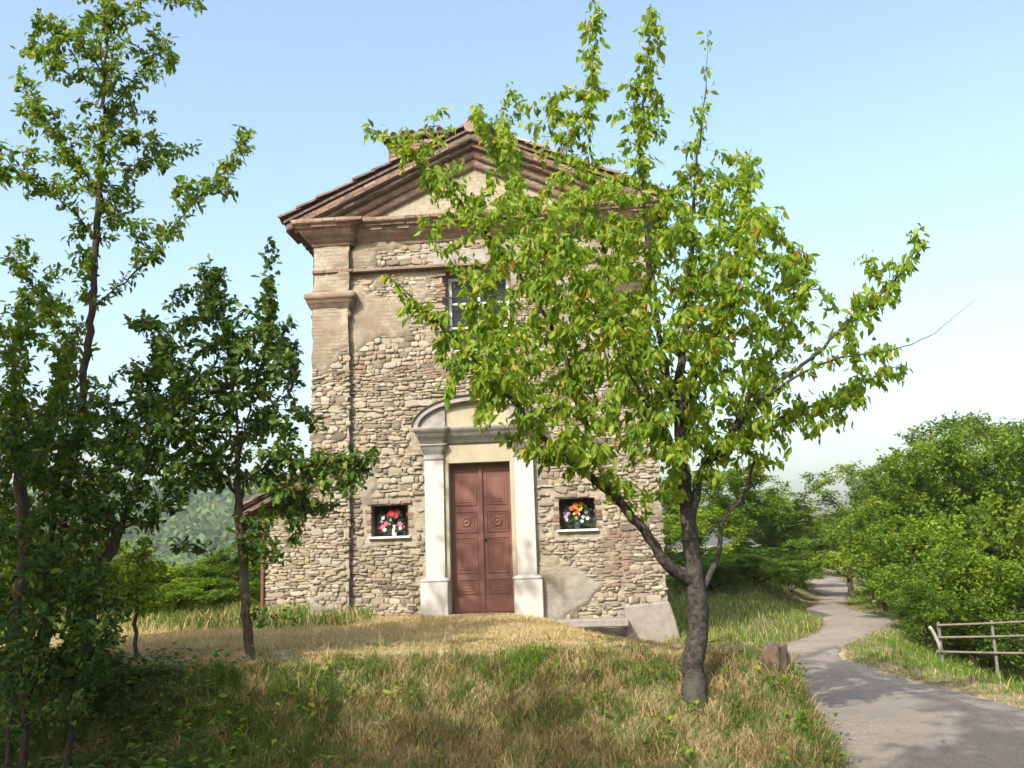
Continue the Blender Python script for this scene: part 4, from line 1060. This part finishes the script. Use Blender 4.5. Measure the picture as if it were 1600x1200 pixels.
thicket('shaded_shrub', 'dark leafy shrub at the lower picture corner under the thicket', (40, 1150), 7.9, [[(40, 1150, 0), (45, 1080, 0), (60, 1000, 0), (70, 920, 0), (60, 850, 0)], [(45, 1080, 0), (100, 1010, .1), (140, 950, .2)], [(42, 1090, 0), (-10, 1000, .1), (-30, 900, .2)]],
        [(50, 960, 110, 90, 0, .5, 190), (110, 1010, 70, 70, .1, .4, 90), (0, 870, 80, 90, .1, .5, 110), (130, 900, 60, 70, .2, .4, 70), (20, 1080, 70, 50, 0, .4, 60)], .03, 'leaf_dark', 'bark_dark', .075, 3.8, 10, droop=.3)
thicket('shaded_shrub', 'low dim shrub between the leaning trunk and the oak trunk', (215, 985), 10.5, [[(215, 985, 0), (212, 940, 0), (220, 890, 0), (230, 850, 0)], [(213, 950, 0), (180, 900, .1), (160, 870, .1)]],
        [(215, 890, 60, 50, 0, .5, 90), (160, 900, 50, 50, .1, .4, 60), (240, 930, 50, 34, 0, .4, 40)], .022, 'leaf_bush', 'bark_dark', .07, 3.6, 12, droop=.3)

thicket('shaded_shrub', 'dark shrub in front of the leaning trunk at the bank edge', (110, 1110), 8.2, [[(110, 1110, 0), (115, 1040, 0), (120, 980, 0), (110, 900, 0)], [(112, 1060, 0), (160, 1000, .1), (190, 950, .2)], [(112, 1070, 0), (60, 1000, -.1), (30, 960, -.1)]],
        [(110, 960, 90, 80, 0, .5, 150), (170, 980, 50, 50, .1, .4, 60), (60, 1040, 70, 60, -.1, .4, 80), (130, 1060, 60, 50, 0, .4, 60)], .025, 'leaf_dark', 'bark_dark', .07, 3.2, 14, droop=.3)
thicket('shaded_tree', 'dim bushy tree behind the slender trunk and leaning trunk', (70, 960), 11.0, [[(70, 960, 0), (75, 880, 0), (85, 790, 0), (100, 700, 0), (110, 620, 0)], [(80, 850, 0), (20, 780, .2), (-20, 720, .3)], [(84, 800, 0), (150, 740, .2), (200, 680, .3)]],
        [(100, 700, 110, 110, 0, .8, 200), (20, 760, 90, 90, 0, .8, 130), (180, 700, 60, 80, .2, .6, 90), (60, 860, 110, 80, 0, .8, 150), (150, 830, 70, 60, .2, .5, 80)], .06, 'leaf_dark', 'bark_dark', .08, 3.2, 15, droop=.3)
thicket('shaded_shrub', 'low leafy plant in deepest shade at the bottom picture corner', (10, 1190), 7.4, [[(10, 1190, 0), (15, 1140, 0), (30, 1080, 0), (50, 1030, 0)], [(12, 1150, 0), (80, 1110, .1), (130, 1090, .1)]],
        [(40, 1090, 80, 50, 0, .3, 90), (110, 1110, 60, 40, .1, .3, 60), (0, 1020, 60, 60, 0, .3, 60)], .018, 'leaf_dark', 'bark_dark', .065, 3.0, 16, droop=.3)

# ------------------------------------------------------------------ wood and bushes: a few grown shapes, copied as individuals
def sphere_pts(c, rad, n, g_): return np.array(c) + nrm(g_.normal(0, 1, (n, 3))) * np.array(rad) * (g_.random((n, 1)) ** (1 / 2.4))
def proto(kind, seed, mat, leaf, per, bark='bark_dark'):
    """unit tree about 1 m tall x 1 m wide scaled up on placement; returns (trunk mesh, crown mesh)"""
    g_ = np.random.default_rng(seed); A = []
    if kind == 'bush':
        limbs = [[(0, 0, 0), (.02, .02, 1.2), (.1, 0, 2.6)]] + [[(0, 0, .1), (.8 * math.cos(a), .8 * math.sin(a), 1.2), (1.3 * math.cos(a), 1.3 * math.sin(a), 2.2 + .5 * math.sin(3 * a))] for a in np.linspace(0, 6.28, 7)[:-1]]
        for _ in range(13):
            a = g_.uniform(0, 6.28); q = g_.uniform(.2, 1.35); h = g_.uniform(.4, 3.1 - .55 * q)
            A.append(sphere_pts((q * math.cos(a), q * math.sin(a), h), (g_.uniform(.45, .8),) * 2 + (g_.uniform(.35, .6),), 46, g_))
    elif kind == 'tree':
        limbs = [[(0, 0, 0), (.06, .02, 1.2), (-.05, .1, 2.4), (.05, .05, 3.6), (0, 0, 4.6)]] + [[(0, 0, 1.3 + .25 * i), (.7 * math.cos(a), .7 * math.sin(a), 2.1 + .3 * i), (1.15 * math.cos(a), 1.15 * math.sin(a), 2.7 + .34 * i)] for i, a in enumerate(np.linspace(0, 12.5, 8)[:-1])]
        for _ in range(15):
            a = g_.uniform(0, 6.28); q = g_.uniform(.1, 1.35); h = g_.uniform(1.7, 5.0 - .7 * q)
            A.append(sphere_pts((q * math.cos(a), q * math.sin(a), h), (g_.uniform(.4, .75),) * 2 + (g_.uniform(.3, .5),), 42, g_))
    else:   # airy
        limbs = [[(0, 0, 0), (.1, .0, 1.5), (0, .1, 3.0), (.1, 0, 4.4), (0, 0, 5.4)]] + [[(0, 0, 1.9 + .35 * i), (.6 * math.cos(a), .6 * math.sin(a), 2.6 + .4 * i), (1.2 * math.cos(a), 1.2 * math.sin(a), 3.1 + .42 * i)] for i, a in enumerate(np.linspace(0, 14.5, 7)[:-1])]
        for _ in range(13):
            a = g_.uniform(0, 6.28); q = g_.uniform(.1, 1.5); h = g_.uniform(2.6, 5.8 - .5 * q)
            A.append(sphere_pts((q * math.cos(a), q * math.sin(a), h), (g_.uniform(.35, .6),) * 2 + (g_.uniform(.16, .3),), 34, g_))
    P, par = grow([np.array(l, float) for l in limbs], np.vstack(A), 1.1, .2, .13, 40, (0, 0, .05), .16, g_)
    r_, _ = radii(par, .075, .005)
    V, F = wood_mesh(P, par, r_); wm = big('trunk', V, F, MAT[bark], smooth=True, lnk=False)
    LP, TW = leaf_points(P, par, r_, .02, per, .075, g_); n = len(LP)
    Y = nrm(TW * .5 + g_.normal(0, .8, (n, 3)) + np.array([0, 0, -.15])); N = nrm(g_.normal(0, .5, (n, 3)) + np.array([0, 0, .8]))
    V, F = place_leaves(LEAF_FAR, LP, Y, N, leaf * g_.uniform(.6, 1.3, n))
    clump = fbm(LP[:, 0] * 1.6 + seed, LP[:, 2] * 1.6 + LP[:, 1], seed, 2)
    t = np.clip(.45 * g_.random(n) + 1.5 * (clump - .36), 0, 1)
    cm = big('crown', V, F, MAT[mat], tint=np.repeat(t, 4), lnk=False)
    H = float(np.percentile(LP[:, 2], 99)); Wd = float(np.percentile(np.abs(LP[:, 0]), 97) * 2)
    return wm, cm, H, Wd
PROTO = {'bushA': proto('bush', 31, 'leaf_bush', .095, 26), 'bushB': proto('bush', 32, 'leaf_far', .09, 26), 'treeA': proto('tree', 33, 'leaf_far', .115, 20), 'treeB': proto('tree', 34, 'leaf_bush', .11, 20), 'airy': proto('airy', 35, 'leaf_far', .11, 14)}
def put(kind, name, label, cat, group, x, y, height, width, rz):
    wm, cm, H, Wd = PROTO[kind]
    root = empty(name, (x, y, float(tz(x, y)) - .05), rz); tag(root, label, cat, group)
    s = (width / Wd, width / Wd, height / H)
    for nm, me in (('trunk', wm), ('crown', cm)):
        o = obj_from(nm, me, root); o.scale = s
    return root
def plant(kind, name, label, px, top, Y, wpx, cat=None, group=None, rz=None):
    P = at(px, top, Y); b = tz(P[0], Y); h = P[2] - b
    return put(kind, name, label, cat or ('bush' if 'bush' in name else 'tree'), group, P[0], Y, h, (1.15 if kind == 'treeB' else 1.35) * wpx / FPX * Y, rz if rz is not None else random.uniform(0, 6.28))
random.seed(77)
GR, GL, GV = 'trees and bushes beyond the road bend', 'bushes between chapel and road', 'bushes on the slope behind the annex'
plant('bushA', 'roadside_bush', 'dark based bush beside the end of the railing', 1436, 900, 17.6, 70, group=GR)
plant('bushA', 'roadside_bush', 'bright leafy bush rising behind the first railing post', 1480, 850, 19, 150, group=GR)
plant('bushB', 'roadside_bush', 'broad bush behind the railing at the picture edge', 1585, 800, 19.5, 180, group=GR)
plant('bushB', 'roadside_bush', 'deep green bush filling the space behind the railing', 1530, 870, 18.2, 160, group=GR)
plant('bushA', 'roadside_bush', 'tall light green bush at the outer side of the road curve', 1420, 800, 22, 140, group=GR)
plant('treeB', 'wood_tree', 'mid green tree whose trunks line the inner road bend', 1350, 800, 27, 120, group=GR)
plant('treeA', 'wood_tree', 'shaded tree overhanging the road where it narrows', 1320, 815, 31, 100, group=GR)
plant('treeB', 'wood_tree', 'rounded tree standing behind the tall light green bush', 1440, 745, 27, 170, group=GR)
plant('treeB', 'wood_tree', 'broad bright tree behind the railing below the tallest crowns', 1545, 740, 25, 190, group=GR)
plant('airy', 'wood_tree', 'tallest loose-crowned tree on the wood edge', 1475, 655, 32, 130, group=GR)
plant('airy', 'wood_tree', 'tall bluish tree reaching the picture edge', 1570, 662, 31, 160, group=GR)
plant('airy', 'wood_tree', 'flat-topped airy tree standing up above the road bend', 1325, 725, 40, 100, group=GR)
plant('airy', 'wood_tree', 'small airy crown beside the tallest tree', 1400, 722, 36, 90, group=GR)
plant('treeB', 'wood_tree', 'tall full tree making the bright wall below the tallest crown', 1490, 692, 24, 170, group=GR)
plant('treeB', 'wood_tree', 'tall full tree leaning over the picture edge above the railing', 1595, 682, 22.5, 170, group=GR)
plant('treeA', 'wood_tree', 'tall dense tree between the road bend and the tallest crown', 1425, 738, 25, 120, group=GR)
plant('treeB', 'wood_tree', 'leafy tree at the outer road bend with low branches', 1365, 778, 24.5, 90, group=GR)
plant('airy', 'wood_tree', 'loose pale crown stepping back behind the tall dense tree', 1448, 690, 29, 80, group=GR)
plant('airy', 'wood_tree', 'thin airy tree breaking the wood edge above the railing', 1535, 650, 27, 90, group=GR)
plant('airy', 'wood_tree', 'small open tree between the road bend trees', 1372, 748, 29, 70, group=GR)
plant('treeA', 'wood_tree', 'far tree closing the end of the road', 1270, 815, 56, 80, group=GR)
plant('treeA', 'wood_tree', 'far tree next to the one closing the road', 1310, 800, 52, 90, group=GR)
plant('treeB', 'wood_tree', 'distant tree in the sky gap over the road', 1235, 815, 60, 80, group=GR)
plant('treeA', 'wood_tree', 'distant tree in the wood behind the rounded tree', 1380, 770, 44, 120, group=GR)
plant('treeA', 'wood_tree', 'distant tree in the wood behind the broad bright tree', 1500, 750, 42, 160, group=GR)
plant('treeB', 'roadside_tree', 'light green tree just behind the cherry trunk', 1150, 735, 33, 150, group=GL)
plant('treeA', 'roadside_tree', 'tree between the cherry trunk and the road bend', 1205, 765, 37, 105, group=GL)
plant('bushA', 'roadside_bush', 'bush touching the chapel corner behind the cherry limb', 1085, 800, 31, 130, group=GL)
plant('bushA', 'roadside_bush', 'low bush at the verge behind the cherry trunk', 1140, 850, 31.5, 120, group=GL)
plant('bushB', 'roadside_bush', 'dark bush overhanging the inner road curve', 1200, 835, 34, 100, group=GL)
plant('bushA', 'roadside_bush', 'light bush on the grassy rise beyond the chapel corner', 1105, 865, 25, 110, group=GL)
plant('bushA', 'roadside_bush', 'rounded bush on the grassy rise next to the road', 1175, 868, 27.5, 120, group=GL)
plant('bushB', 'roadside_bush', 'bush spilling down to the inner road edge', 1228, 872, 29.5, 66, group=GL)
plant('treeB', 'roadside_tree', 'distant tree filling the gap beside the road end', 1225, 800, 48, 90, group=GL)
plant('bushB', 'roadside_bush', 'small shaded bush where the road first disappears', 1235, 855, 34, 70, group=GL)
plant('treeA', 'roadside_tree', 'tree rising behind the chapel corner', 1070, 745, 38, 130, group=GL)
for i, (px, top, Y, w, k, lb) in enumerate([(240, 880, 19, 150, 'bushA', 'sunlit bush below the hazy hill'), (330, 868, 20, 150, 'bushA', 'sunlit bush between oak trunk and hazy hill'), (395, 850, 21.5, 120, 'bushB', 'bush beside the annex downpipe'), (290, 905, 17.5, 130, 'bushA', 'low bright bush behind the straw grass edge'),
                                           (170, 850, 18, 130, 'bushB', 'bush behind the leaning trunk'), (90, 830, 17, 150, 'bushB', 'bush behind the dark corner shrub'), (400, 905, 18.5, 90, 'bushA', 'low bush behind the oak trunk'), (10, 800, 16, 150, 'bushB', 'bush at the far edge of the thicket')]):
    plant(k, 'slope_bush', lb, px, top, Y, w, 'bush', GV)
# large trees beside and behind the photographer whose shade falls on the bank and road
put('treeA', 'shade_tree', 'large tree beside the bank whose shade darkens the thicket', 'tree', 'shade trees', -8.2, 2.0, 9.5, 6.0, .4)
put('treeB', 'shade_tree', 'large tree whose shade covers the near bank end', 'tree', 'shade trees', -7.6, -2.0, 10.0, 5.4, 2.2)
put('treeA', 'shade_tree', 'large unseen tree added to block sky light from the thicket', 'tree', 'shade trees', -7.6, 6.4, 8.5, 5.0, 1.2)  # added out of view to keep sky light off the thicket
put('treeA', 'shade_tree', 'large tree overhanging the road behind the viewpoint', 'tree', 'shade trees', -.5, -2.1, 11.0, 5.2, 3.9)

# ------------------------------------------------------------------ grass
def blades(name, X, Y, H, W, tint, g_, lean=.45, label=None):
    n = len(X); Z = tz(X, Y); B = np.stack([X, Y, Z - .01], 1)
    a = g_.uniform(0, 2 * math.pi, n); side = np.stack([np.cos(a), np.sin(a), np.zeros(n)], 1)
    b = g_.uniform(0, 2 * math.pi, n); ld = np.stack([np.cos(b), np.sin(b), np.zeros(n)], 1); l = (lean * g_.random(n) ** .7 * H)[:, None]
    up = np.array([0, 0, 1.0])[None]; H = H[:, None]; W = W[:, None]
    m = B + up * H * .55 + ld * l * .4; t = B + up * H * (1 - .35 * (l / H) ** 2) + ld * l * 1.2
    V = np.stack([B - side * W * .5, B + side * W * .5, m - side * W * .42, m + side * W * .42, t], 1)
    F = np.array([(0, 1, 3), (0, 3, 2), (2, 3, 4)])
    F = (F[None] + (np.arange(n) * 5)[:, None, None]).reshape(-1, 3)
    o = big(name, V.reshape(-1, 3), F, MAT['grass'], tint=np.repeat(tint, 5)); tag(o, label, 'grass', kind='stuff'); return o
def chapel_uv(x, y):
    dx, dy = x - O[0], y - O[1]; return dx * CU[0] + dy * CU[1], dx * CN[0] + dy * CN[1]
def scatter(n, x0, x1, y0, y1, g_, clump=.55, csize=.07, cn=.06):
    k = int(n * clump); nc_ = max(1, int(k * cn)); cx = g_.uniform(x0, x1, nc_); cy = g_.uniform(y0, y1, nc_); i = g_.integers(0, nc_, k)
    X = np.r_[g_.uniform(x0, x1, n - k), cx[i] + g_.normal(0, csize, k)]; Y = np.r_[g_.uniform(y0, y1, n - k), cy[i] + g_.normal(0, csize, k)]
    jit = (fbm(X * 2.5, Y * 2.5, 71) - .5) * .5
    u, v = chapel_uv(X, Y)
    ok = ~in_road(X + jit * .6, Y) & ~((u > -3.15) & (u < 3.3) & (v > -.2) & (v < 9.2)) & ~((u > -.95) & (u < 2.5) & (v > -.58) & (v < 0)) & ~((u > -4.5) & (u < -3) & (v > 1.25) & (v < 5.4))
    return X[ok], Y[ok]
gg = np.random.default_rng(90)
tuft = hit(805, 1045); tuft2 = hit(560, 1050); tuft3 = hit(1180, 1150)
def grass_tint(X, Y, g_):
    d = dryness(X, Y)
    gr = np.maximum.reduce([np.exp(-((X - t[0]) ** 2 / sx ** 2 + (Y - t[1]) ** 2 / sy ** 2)) * k for t, sx, sy, k in ((tuft, .36, .28, 1.3), (tuft2, .5, .3, .35), (tuft3, .6, .5, .6))])
    pg = np.clip((1 - d) * .75 + gr - .0, 0.04, 1); isg = g_.random(len(X)) < pg
    br = np.maximum(sm((-X - .6) / 1.6), .62 + .5 * (fbm(X * 1.6, Y * 1.6, 88) - .5)) * (1 - sm((Y - 8.8) / .5)); t = np.where(isg, .56 + .3 * g_.random(len(X)) + .16 * np.clip(gr, 0, 1), .5 * g_.random(len(X)) ** (1.1 - .75 * br))  # browner dead straw on the bank face, its shade partly put into the tint
    return np.clip(t, 0, 1), isg, gr
X, Y = scatter(120000, -7, 3.5, 6.6, 11.2, gg)
t_, isg, gr = grass_tint(X, Y, gg); hn = fbm(X * 1.4, Y * 1.4, 51)
blades('grass', X, Y, np.where(isg, .04 + .15 * hn, .03 + .10 * hn) * gg.uniform(.5, 1.25, len(X)) * (1 + .5 * gr) * (1 - .55 * sm((Y - 9.1) / .6)), gg.uniform(.005, .011, len(X)), t_, gg, .8, 'tufted green and straw grass on the front of the bank')
X, Y = scatter(60000, -7, 3.6, 10.8, 15.9, gg, .5)
t_, isg, gr = grass_tint(X, Y, gg)
blades('grass', X, Y, gg.uniform(.02, .085, len(X)) * (1 + .8 * (fbm(X * 2, Y * 2, 53) - .4)), gg.uniform(.005, .011, len(X)), np.where(t_ < .5, t_ * .6, t_), gg, .9, 'short dry straw grass on the flat ground before the chapel')
X, Y = scatter(42000, 2.4, 8.5, 13, 34, gg, .4, .09)
s_ = X < road_lx(Y); X, Y = X[s_], Y[s_]
blades('grass', X, Y, gg.uniform(.06, .24, len(X)), gg.uniform(.010, .02, len(X)), np.where(gg.random(len(X)) < .25, .4 * gg.random(len(X)), gg.uniform(.56, 1, len(X))), gg, .6, 'green verge grass between chapel and road')
X, Y = scatter(90000, 5, 15, 7.5, 36, gg, .4, .09)
s_ = (X > road_rx(Y)) & (X < road_rx(Y) + 5.5); X, Y = X[s_], Y[s_]; dd = X - road_rx(Y)
blades('grass', X, Y, (.05 + .16 * sm(dd / 1.5)) * gg.uniform(.5, 1.3, len(X)), gg.uniform(.009, .018, len(X)), np.where(gg.random(len(X)) < .30 - .2 * sm(dd / 1.2), .45 * gg.random(len(X)), gg.uniform(.55, 1, len(X))), gg, .6, 'yellow green verge grass along the outer road edge')
X, Y = scatter(30000, -14, -2.5, 14, 24, gg, .4, .09)
blades('grass', X, Y, gg.uniform(.1, .35, len(X)), gg.uniform(.010, .02, len(X)), np.where(gg.random(len(X)) < .3, .4 * gg.random(len(X)), gg.uniform(.55, .9, len(X))), gg, .6, 'longer grass in front of the slope bushes')
# shaggy tufts hanging over the brow and face of the bank
cx, cy = scatter(620, -5, 3.1, 7.6, 9.3, gg, .0); k_ = np.repeat(np.arange(len(cx)), 46)
X = cx[k_] + gg.normal(0, .045, len(k_)); Y = cy[k_] + gg.normal(0, .045, len(k_)); s_ = ~in_road(X, Y, .05); X, Y, k_ = X[s_], Y[s_], k_[s_]
tg = gg.random(len(cx)) < .34 + .3 * sm((-cx - .5) / 2); hh_ = gg.uniform(.10, .24, len(cx))
blades('grass', X, Y, hh_[k_] * gg.uniform(.5, 1.2, len(X)), gg.uniform(.004, .009, len(X)), np.where(tg[k_], gg.uniform(.55, .84, len(X)), gg.uniform(.02, .5, len(X))), gg, 1.25, 'shaggy dry tufts hanging over the brow of the bank')
# loose gravel along the road edges
ng = 9000; k_ = gg.integers(20, 380, ng); sd_ = gg.random(ng) < .5
E_ = np.where(sd_[:, None], RLs[k_], RRs[k_]); off = np.abs(gg.normal(0, .22, ng)) * np.where(sd_, 1, -1); gp = E_ + (RRs[k_] - RLs[k_]) / np.linalg.norm(RRs[k_] - RLs[k_], axis=1, keepdims=True) * off[:, None] + gg.normal(0, .08, (ng, 2))
gp = gp[(gp[:, 1] > 5) & (gp[:, 1] < 40)]; m_ = len(gp)
oc = np.array([(1, 0, 0), (-1, 0, 0), (0, 1, 0), (0, -1, 0), (0, 0, 1), (0, 0, -1)], float); of = np.array([(0, 2, 4), (2, 1, 4), (1, 3, 4), (3, 0, 4), (2, 0, 5), (1, 2, 5), (3, 1, 5), (0, 3, 5)])
sz_ = gg.uniform(.006, .022, (m_, 1, 1)) * gg.uniform(.6, 1.3, (m_, 6, 1))
gv = oc[None] * sz_ * np.array([1, 1, .6]) + np.concatenate([gp, np.maximum(tz(gp[:, 0], gp[:, 1]), .015)[:, None] + .008], 1)[:, None]
tag(big('gravel', gv.reshape(-1, 3), (of[None] + (np.arange(m_) * 6)[:, None, None]).reshape(-1, 3), MAT['stone'], tint=np.repeat(gg.random(m_) * .9, 6)), 'loose gravel along the road edges', 'gravel', kind='stuff')
# dead stems
X, Y = scatter(450, -6, 3.3, 6.3, 10.5, gg, .3)
blades('dry_stem', X, Y, gg.uniform(.12, .38, len(X)), gg.uniform(.004, .007, len(X)), .35 * gg.random(len(X)), gg, .9, 'scattered pale dead stems standing in the bank grass')
# broad-leaved weeds
def weeds(n, x0, x1, y0, y1, g_, size, label, dens, mat='leaf_bush', hmax=.22):
    cx, cy = scatter(n, x0, x1, y0, y1, g_, .5, .15, .2)
    k = g_.random(len(cx)) < dens(cx, cy); cx, cy = cx[k], cy[k]; m = 9
    P = np.repeat(np.stack([cx, cy, tz(cx, cy)], 1), m, 0) + g_.normal(0, 1, (len(cx) * m, 3)) * np.array([.05, .05, .0]) + np.array([0, 0, 1]) * g_.uniform(.01, hmax, (len(cx) * m, 1)) * np.repeat(g_.uniform(.3, 1.2, len(cx)), m)[:, None]
    a = g_.uniform(0, 6.28, len(P)); Yd = np.stack([np.cos(a), np.sin(a), g_.uniform(-.2, .7, len(P))], 1); N = nrm(g_.normal(0, .4, (len(P), 3)) + np.array([0, 0, 1]))
    V, F = place_leaves(LEAF_ELL, P, Yd, N, size * g_.uniform(.5, 1.3, len(P)), g_.uniform(.8, 1.5, len(P)))
    tag(big('undergrowth', V, F, MAT[mat], tint=np.repeat(g_.random(len(P)), len(LEAF_ELL[0])), smooth=True), label, 'undergrowth', kind='stuff')
weeds(1100, -6.5, 3.4, 6.2, 10.2, gg, .07, 'low broad-leaved weeds among the bank grass', lambda x, y: np.clip(.8 * (1 - dryness(x, y)) + .5 * sm((x - 1.6) / .8) * (1 - sm((y - 9) / 1)), 0, 1))
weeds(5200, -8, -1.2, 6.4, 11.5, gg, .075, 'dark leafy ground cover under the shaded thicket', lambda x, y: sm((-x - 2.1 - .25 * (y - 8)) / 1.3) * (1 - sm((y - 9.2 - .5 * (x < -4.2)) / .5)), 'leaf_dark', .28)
weeds(1500, 5.2, 12, 8, 24, gg, .09, 'leafy weeds along the foot of the railing', lambda x, y: sm((x - road_rx(y) - .9) / 1.0))

# ------------------------------------------------------------------ railing and boundary stone
fence = empty('railing', at(1470, 1040, 16.0)); fence.location.z = float(tz(*at(1470, 1040, 16.0)[:2]))
tag(fence, 'low railing of grey posts and three brown rails beside the road', 'railing'); fb = np.array(fence.location)
def fp(px, py, Y): return at(px, py, Y) - fb
posts = [(1466, 974, 16.0), (1549, 971, 15.9), (1634, 968, 15.8), (1722, 965, 15.7)]
for px, py, Y in posts:
    t = fp(px, py, Y); bz = float(tz(t[0] + fb[0], t[1] + fb[1])) - fb[2] - .1
    MB().box(t[0] - .023, t[0] + .023, t[1] - .023, t[1] + .023, bz, t[2] + .02, .004).build('post', MAT['post'], fence, bevel=.006)
for ya, yb in ((977, 971), (996, 994), (1018, 1021)):
    a, b = fp(1464, ya, 15.95), fp(1640, yb - (0 if yb > 1000 else 2), 15.75); c = a + (b - a) * 1.5
    MB().tube([a, (a + b) / 2 + np.array([0, 0, -.008]), b, c], .019, 8).build('rail', MAT['rail'], fence, True)
MB().tube([fp(1452, 979, 15.95), fp(1456, 984, 15.95), fp(1462, 995, 15.95), fp(1467, 1006, 15.95), fp(1469, 1018, 15.95)], .03, 8).build('bent_pipe', MAT['pipe'], fence, True)
def rock(name, c, size, seed, label, cat, grp=None):
    g_ = np.random.default_rng(seed); import bmesh
    bm = bmesh.new(); bmesh.ops.create_icosphere(bm, subdivisions=3, radius=1)
    for v in bm.verts:
        p = np.array(v.co); q = p / np.max(np.abs(p)) * .75 + p * .35
        q = q * (1 + .35 * (float(fbm(p[0] * 1.8 + seed, p[1] * 1.8 + p[2] * 1.3, seed)) - .5)); v.co = q * np.array(size)
    me = bpy.data.meshes.new(name); bm.to_mesh(me); bm.free(); me.materials.append(MAT['rock'])
    o = obj_from(name, me, None, c, (g_.uniform(-.1, .1), g_.uniform(-.1, .1), g_.uniform(0, 3))); tag(o, label, cat, grp); return o
sp = at(1211, 1032, hit(1203, 1046)[1])
rock('boundary_stone', (sp[0], sp[1], sp[2] - .10), (.09, .11, .25), 3, 'upright brown boundary stone at the bank end above the road', 'stone')

# ------------------------------------------------------------------ far wooded hill across the valley
hx = np.linspace(-420, 60, 90); hy = np.linspace(150, 520, 60); HX, HY = np.meshgrid(hx, hy)
HZ = -22 + 46 * sm((HY - 170) / 240) * (.75 + .5 * fbm(HX * .006, HY * .006, 61)) + 3 * fbm(HX * .05, HY * .05, 62) - 30 * sm((HX + 20) / 70)
tag(big('hill', np.stack([HX.ravel(), HY.ravel(), HZ.ravel()], 1), grid_faces(60, 90), MAT['hill'], smooth=True), 'hazy wooded hill across the valley', 'hill', kind='structure')
g5 = np.random.default_rng(66); n = 1500
cx, cy = g5.uniform(-400, 20, n), g5.uniform(160, 420, n)
cz = np.interp(cy, hy, np.linspace(0, 0, 60)); ii = np.clip(((cx - hx[0]) / (hx[1] - hx[0])).astype(int), 0, 88); jj = np.clip(((cy - hy[0]) / (hy[1] - hy[0])).astype(int), 0, 58); cz = HZ[jj, ii]
rad = g5.uniform(3, 6, n); m = 34
P = np.repeat(np.stack([cx, cy, cz + rad * .8], 1), m, 0) + nrm(g5.normal(0, 1, (n * m, 3))) * np.repeat(rad, m)[:, None] * np.array([1, 1, 1.1])
V, F = place_leaves(LEAF_FAR, P, g5.normal(0, 1, (n * m, 3)), nrm(g5.normal(0, .6, (n * m, 3)) + np.array([0, -.3, .8])), g5.uniform(1.6, 3.4, n * m), np.full(n * m, 1.6))
tag(big('forest', V, F, MAT['leaf_dark'], tint=np.repeat(np.clip(np.repeat(g5.random(n), m) * .7 + .3 * g5.random(n * m), 0, 1), 4)), 'far-off wood covering the hazy hill', 'forest', kind='stuff')

# ------------------------------------------------------------------ air: even haze over the valley
hz = MB().box(-900, 900, -60, 700, -60, 45).build('haze', None); tag(hz, 'thin summer haze in the air over the valley', 'haze', kind='stuff')
hm = bpy.data.materials.new('summer_haze'); hm.use_nodes = True; hn_ = hm.node_tree; hn_.nodes.clear()
pv = hn_.nodes.new('ShaderNodeVolumePrincipled'); pv.inputs['Color'].default_value = (.86, .92, 1, 1); pv.inputs['Density'].default_value = .0003
ho = hn_.nodes.new('ShaderNodeOutputMaterial'); hn_.links.new(pv.outputs[0], ho.inputs['Volume']); hz.data.materials.append(hm)
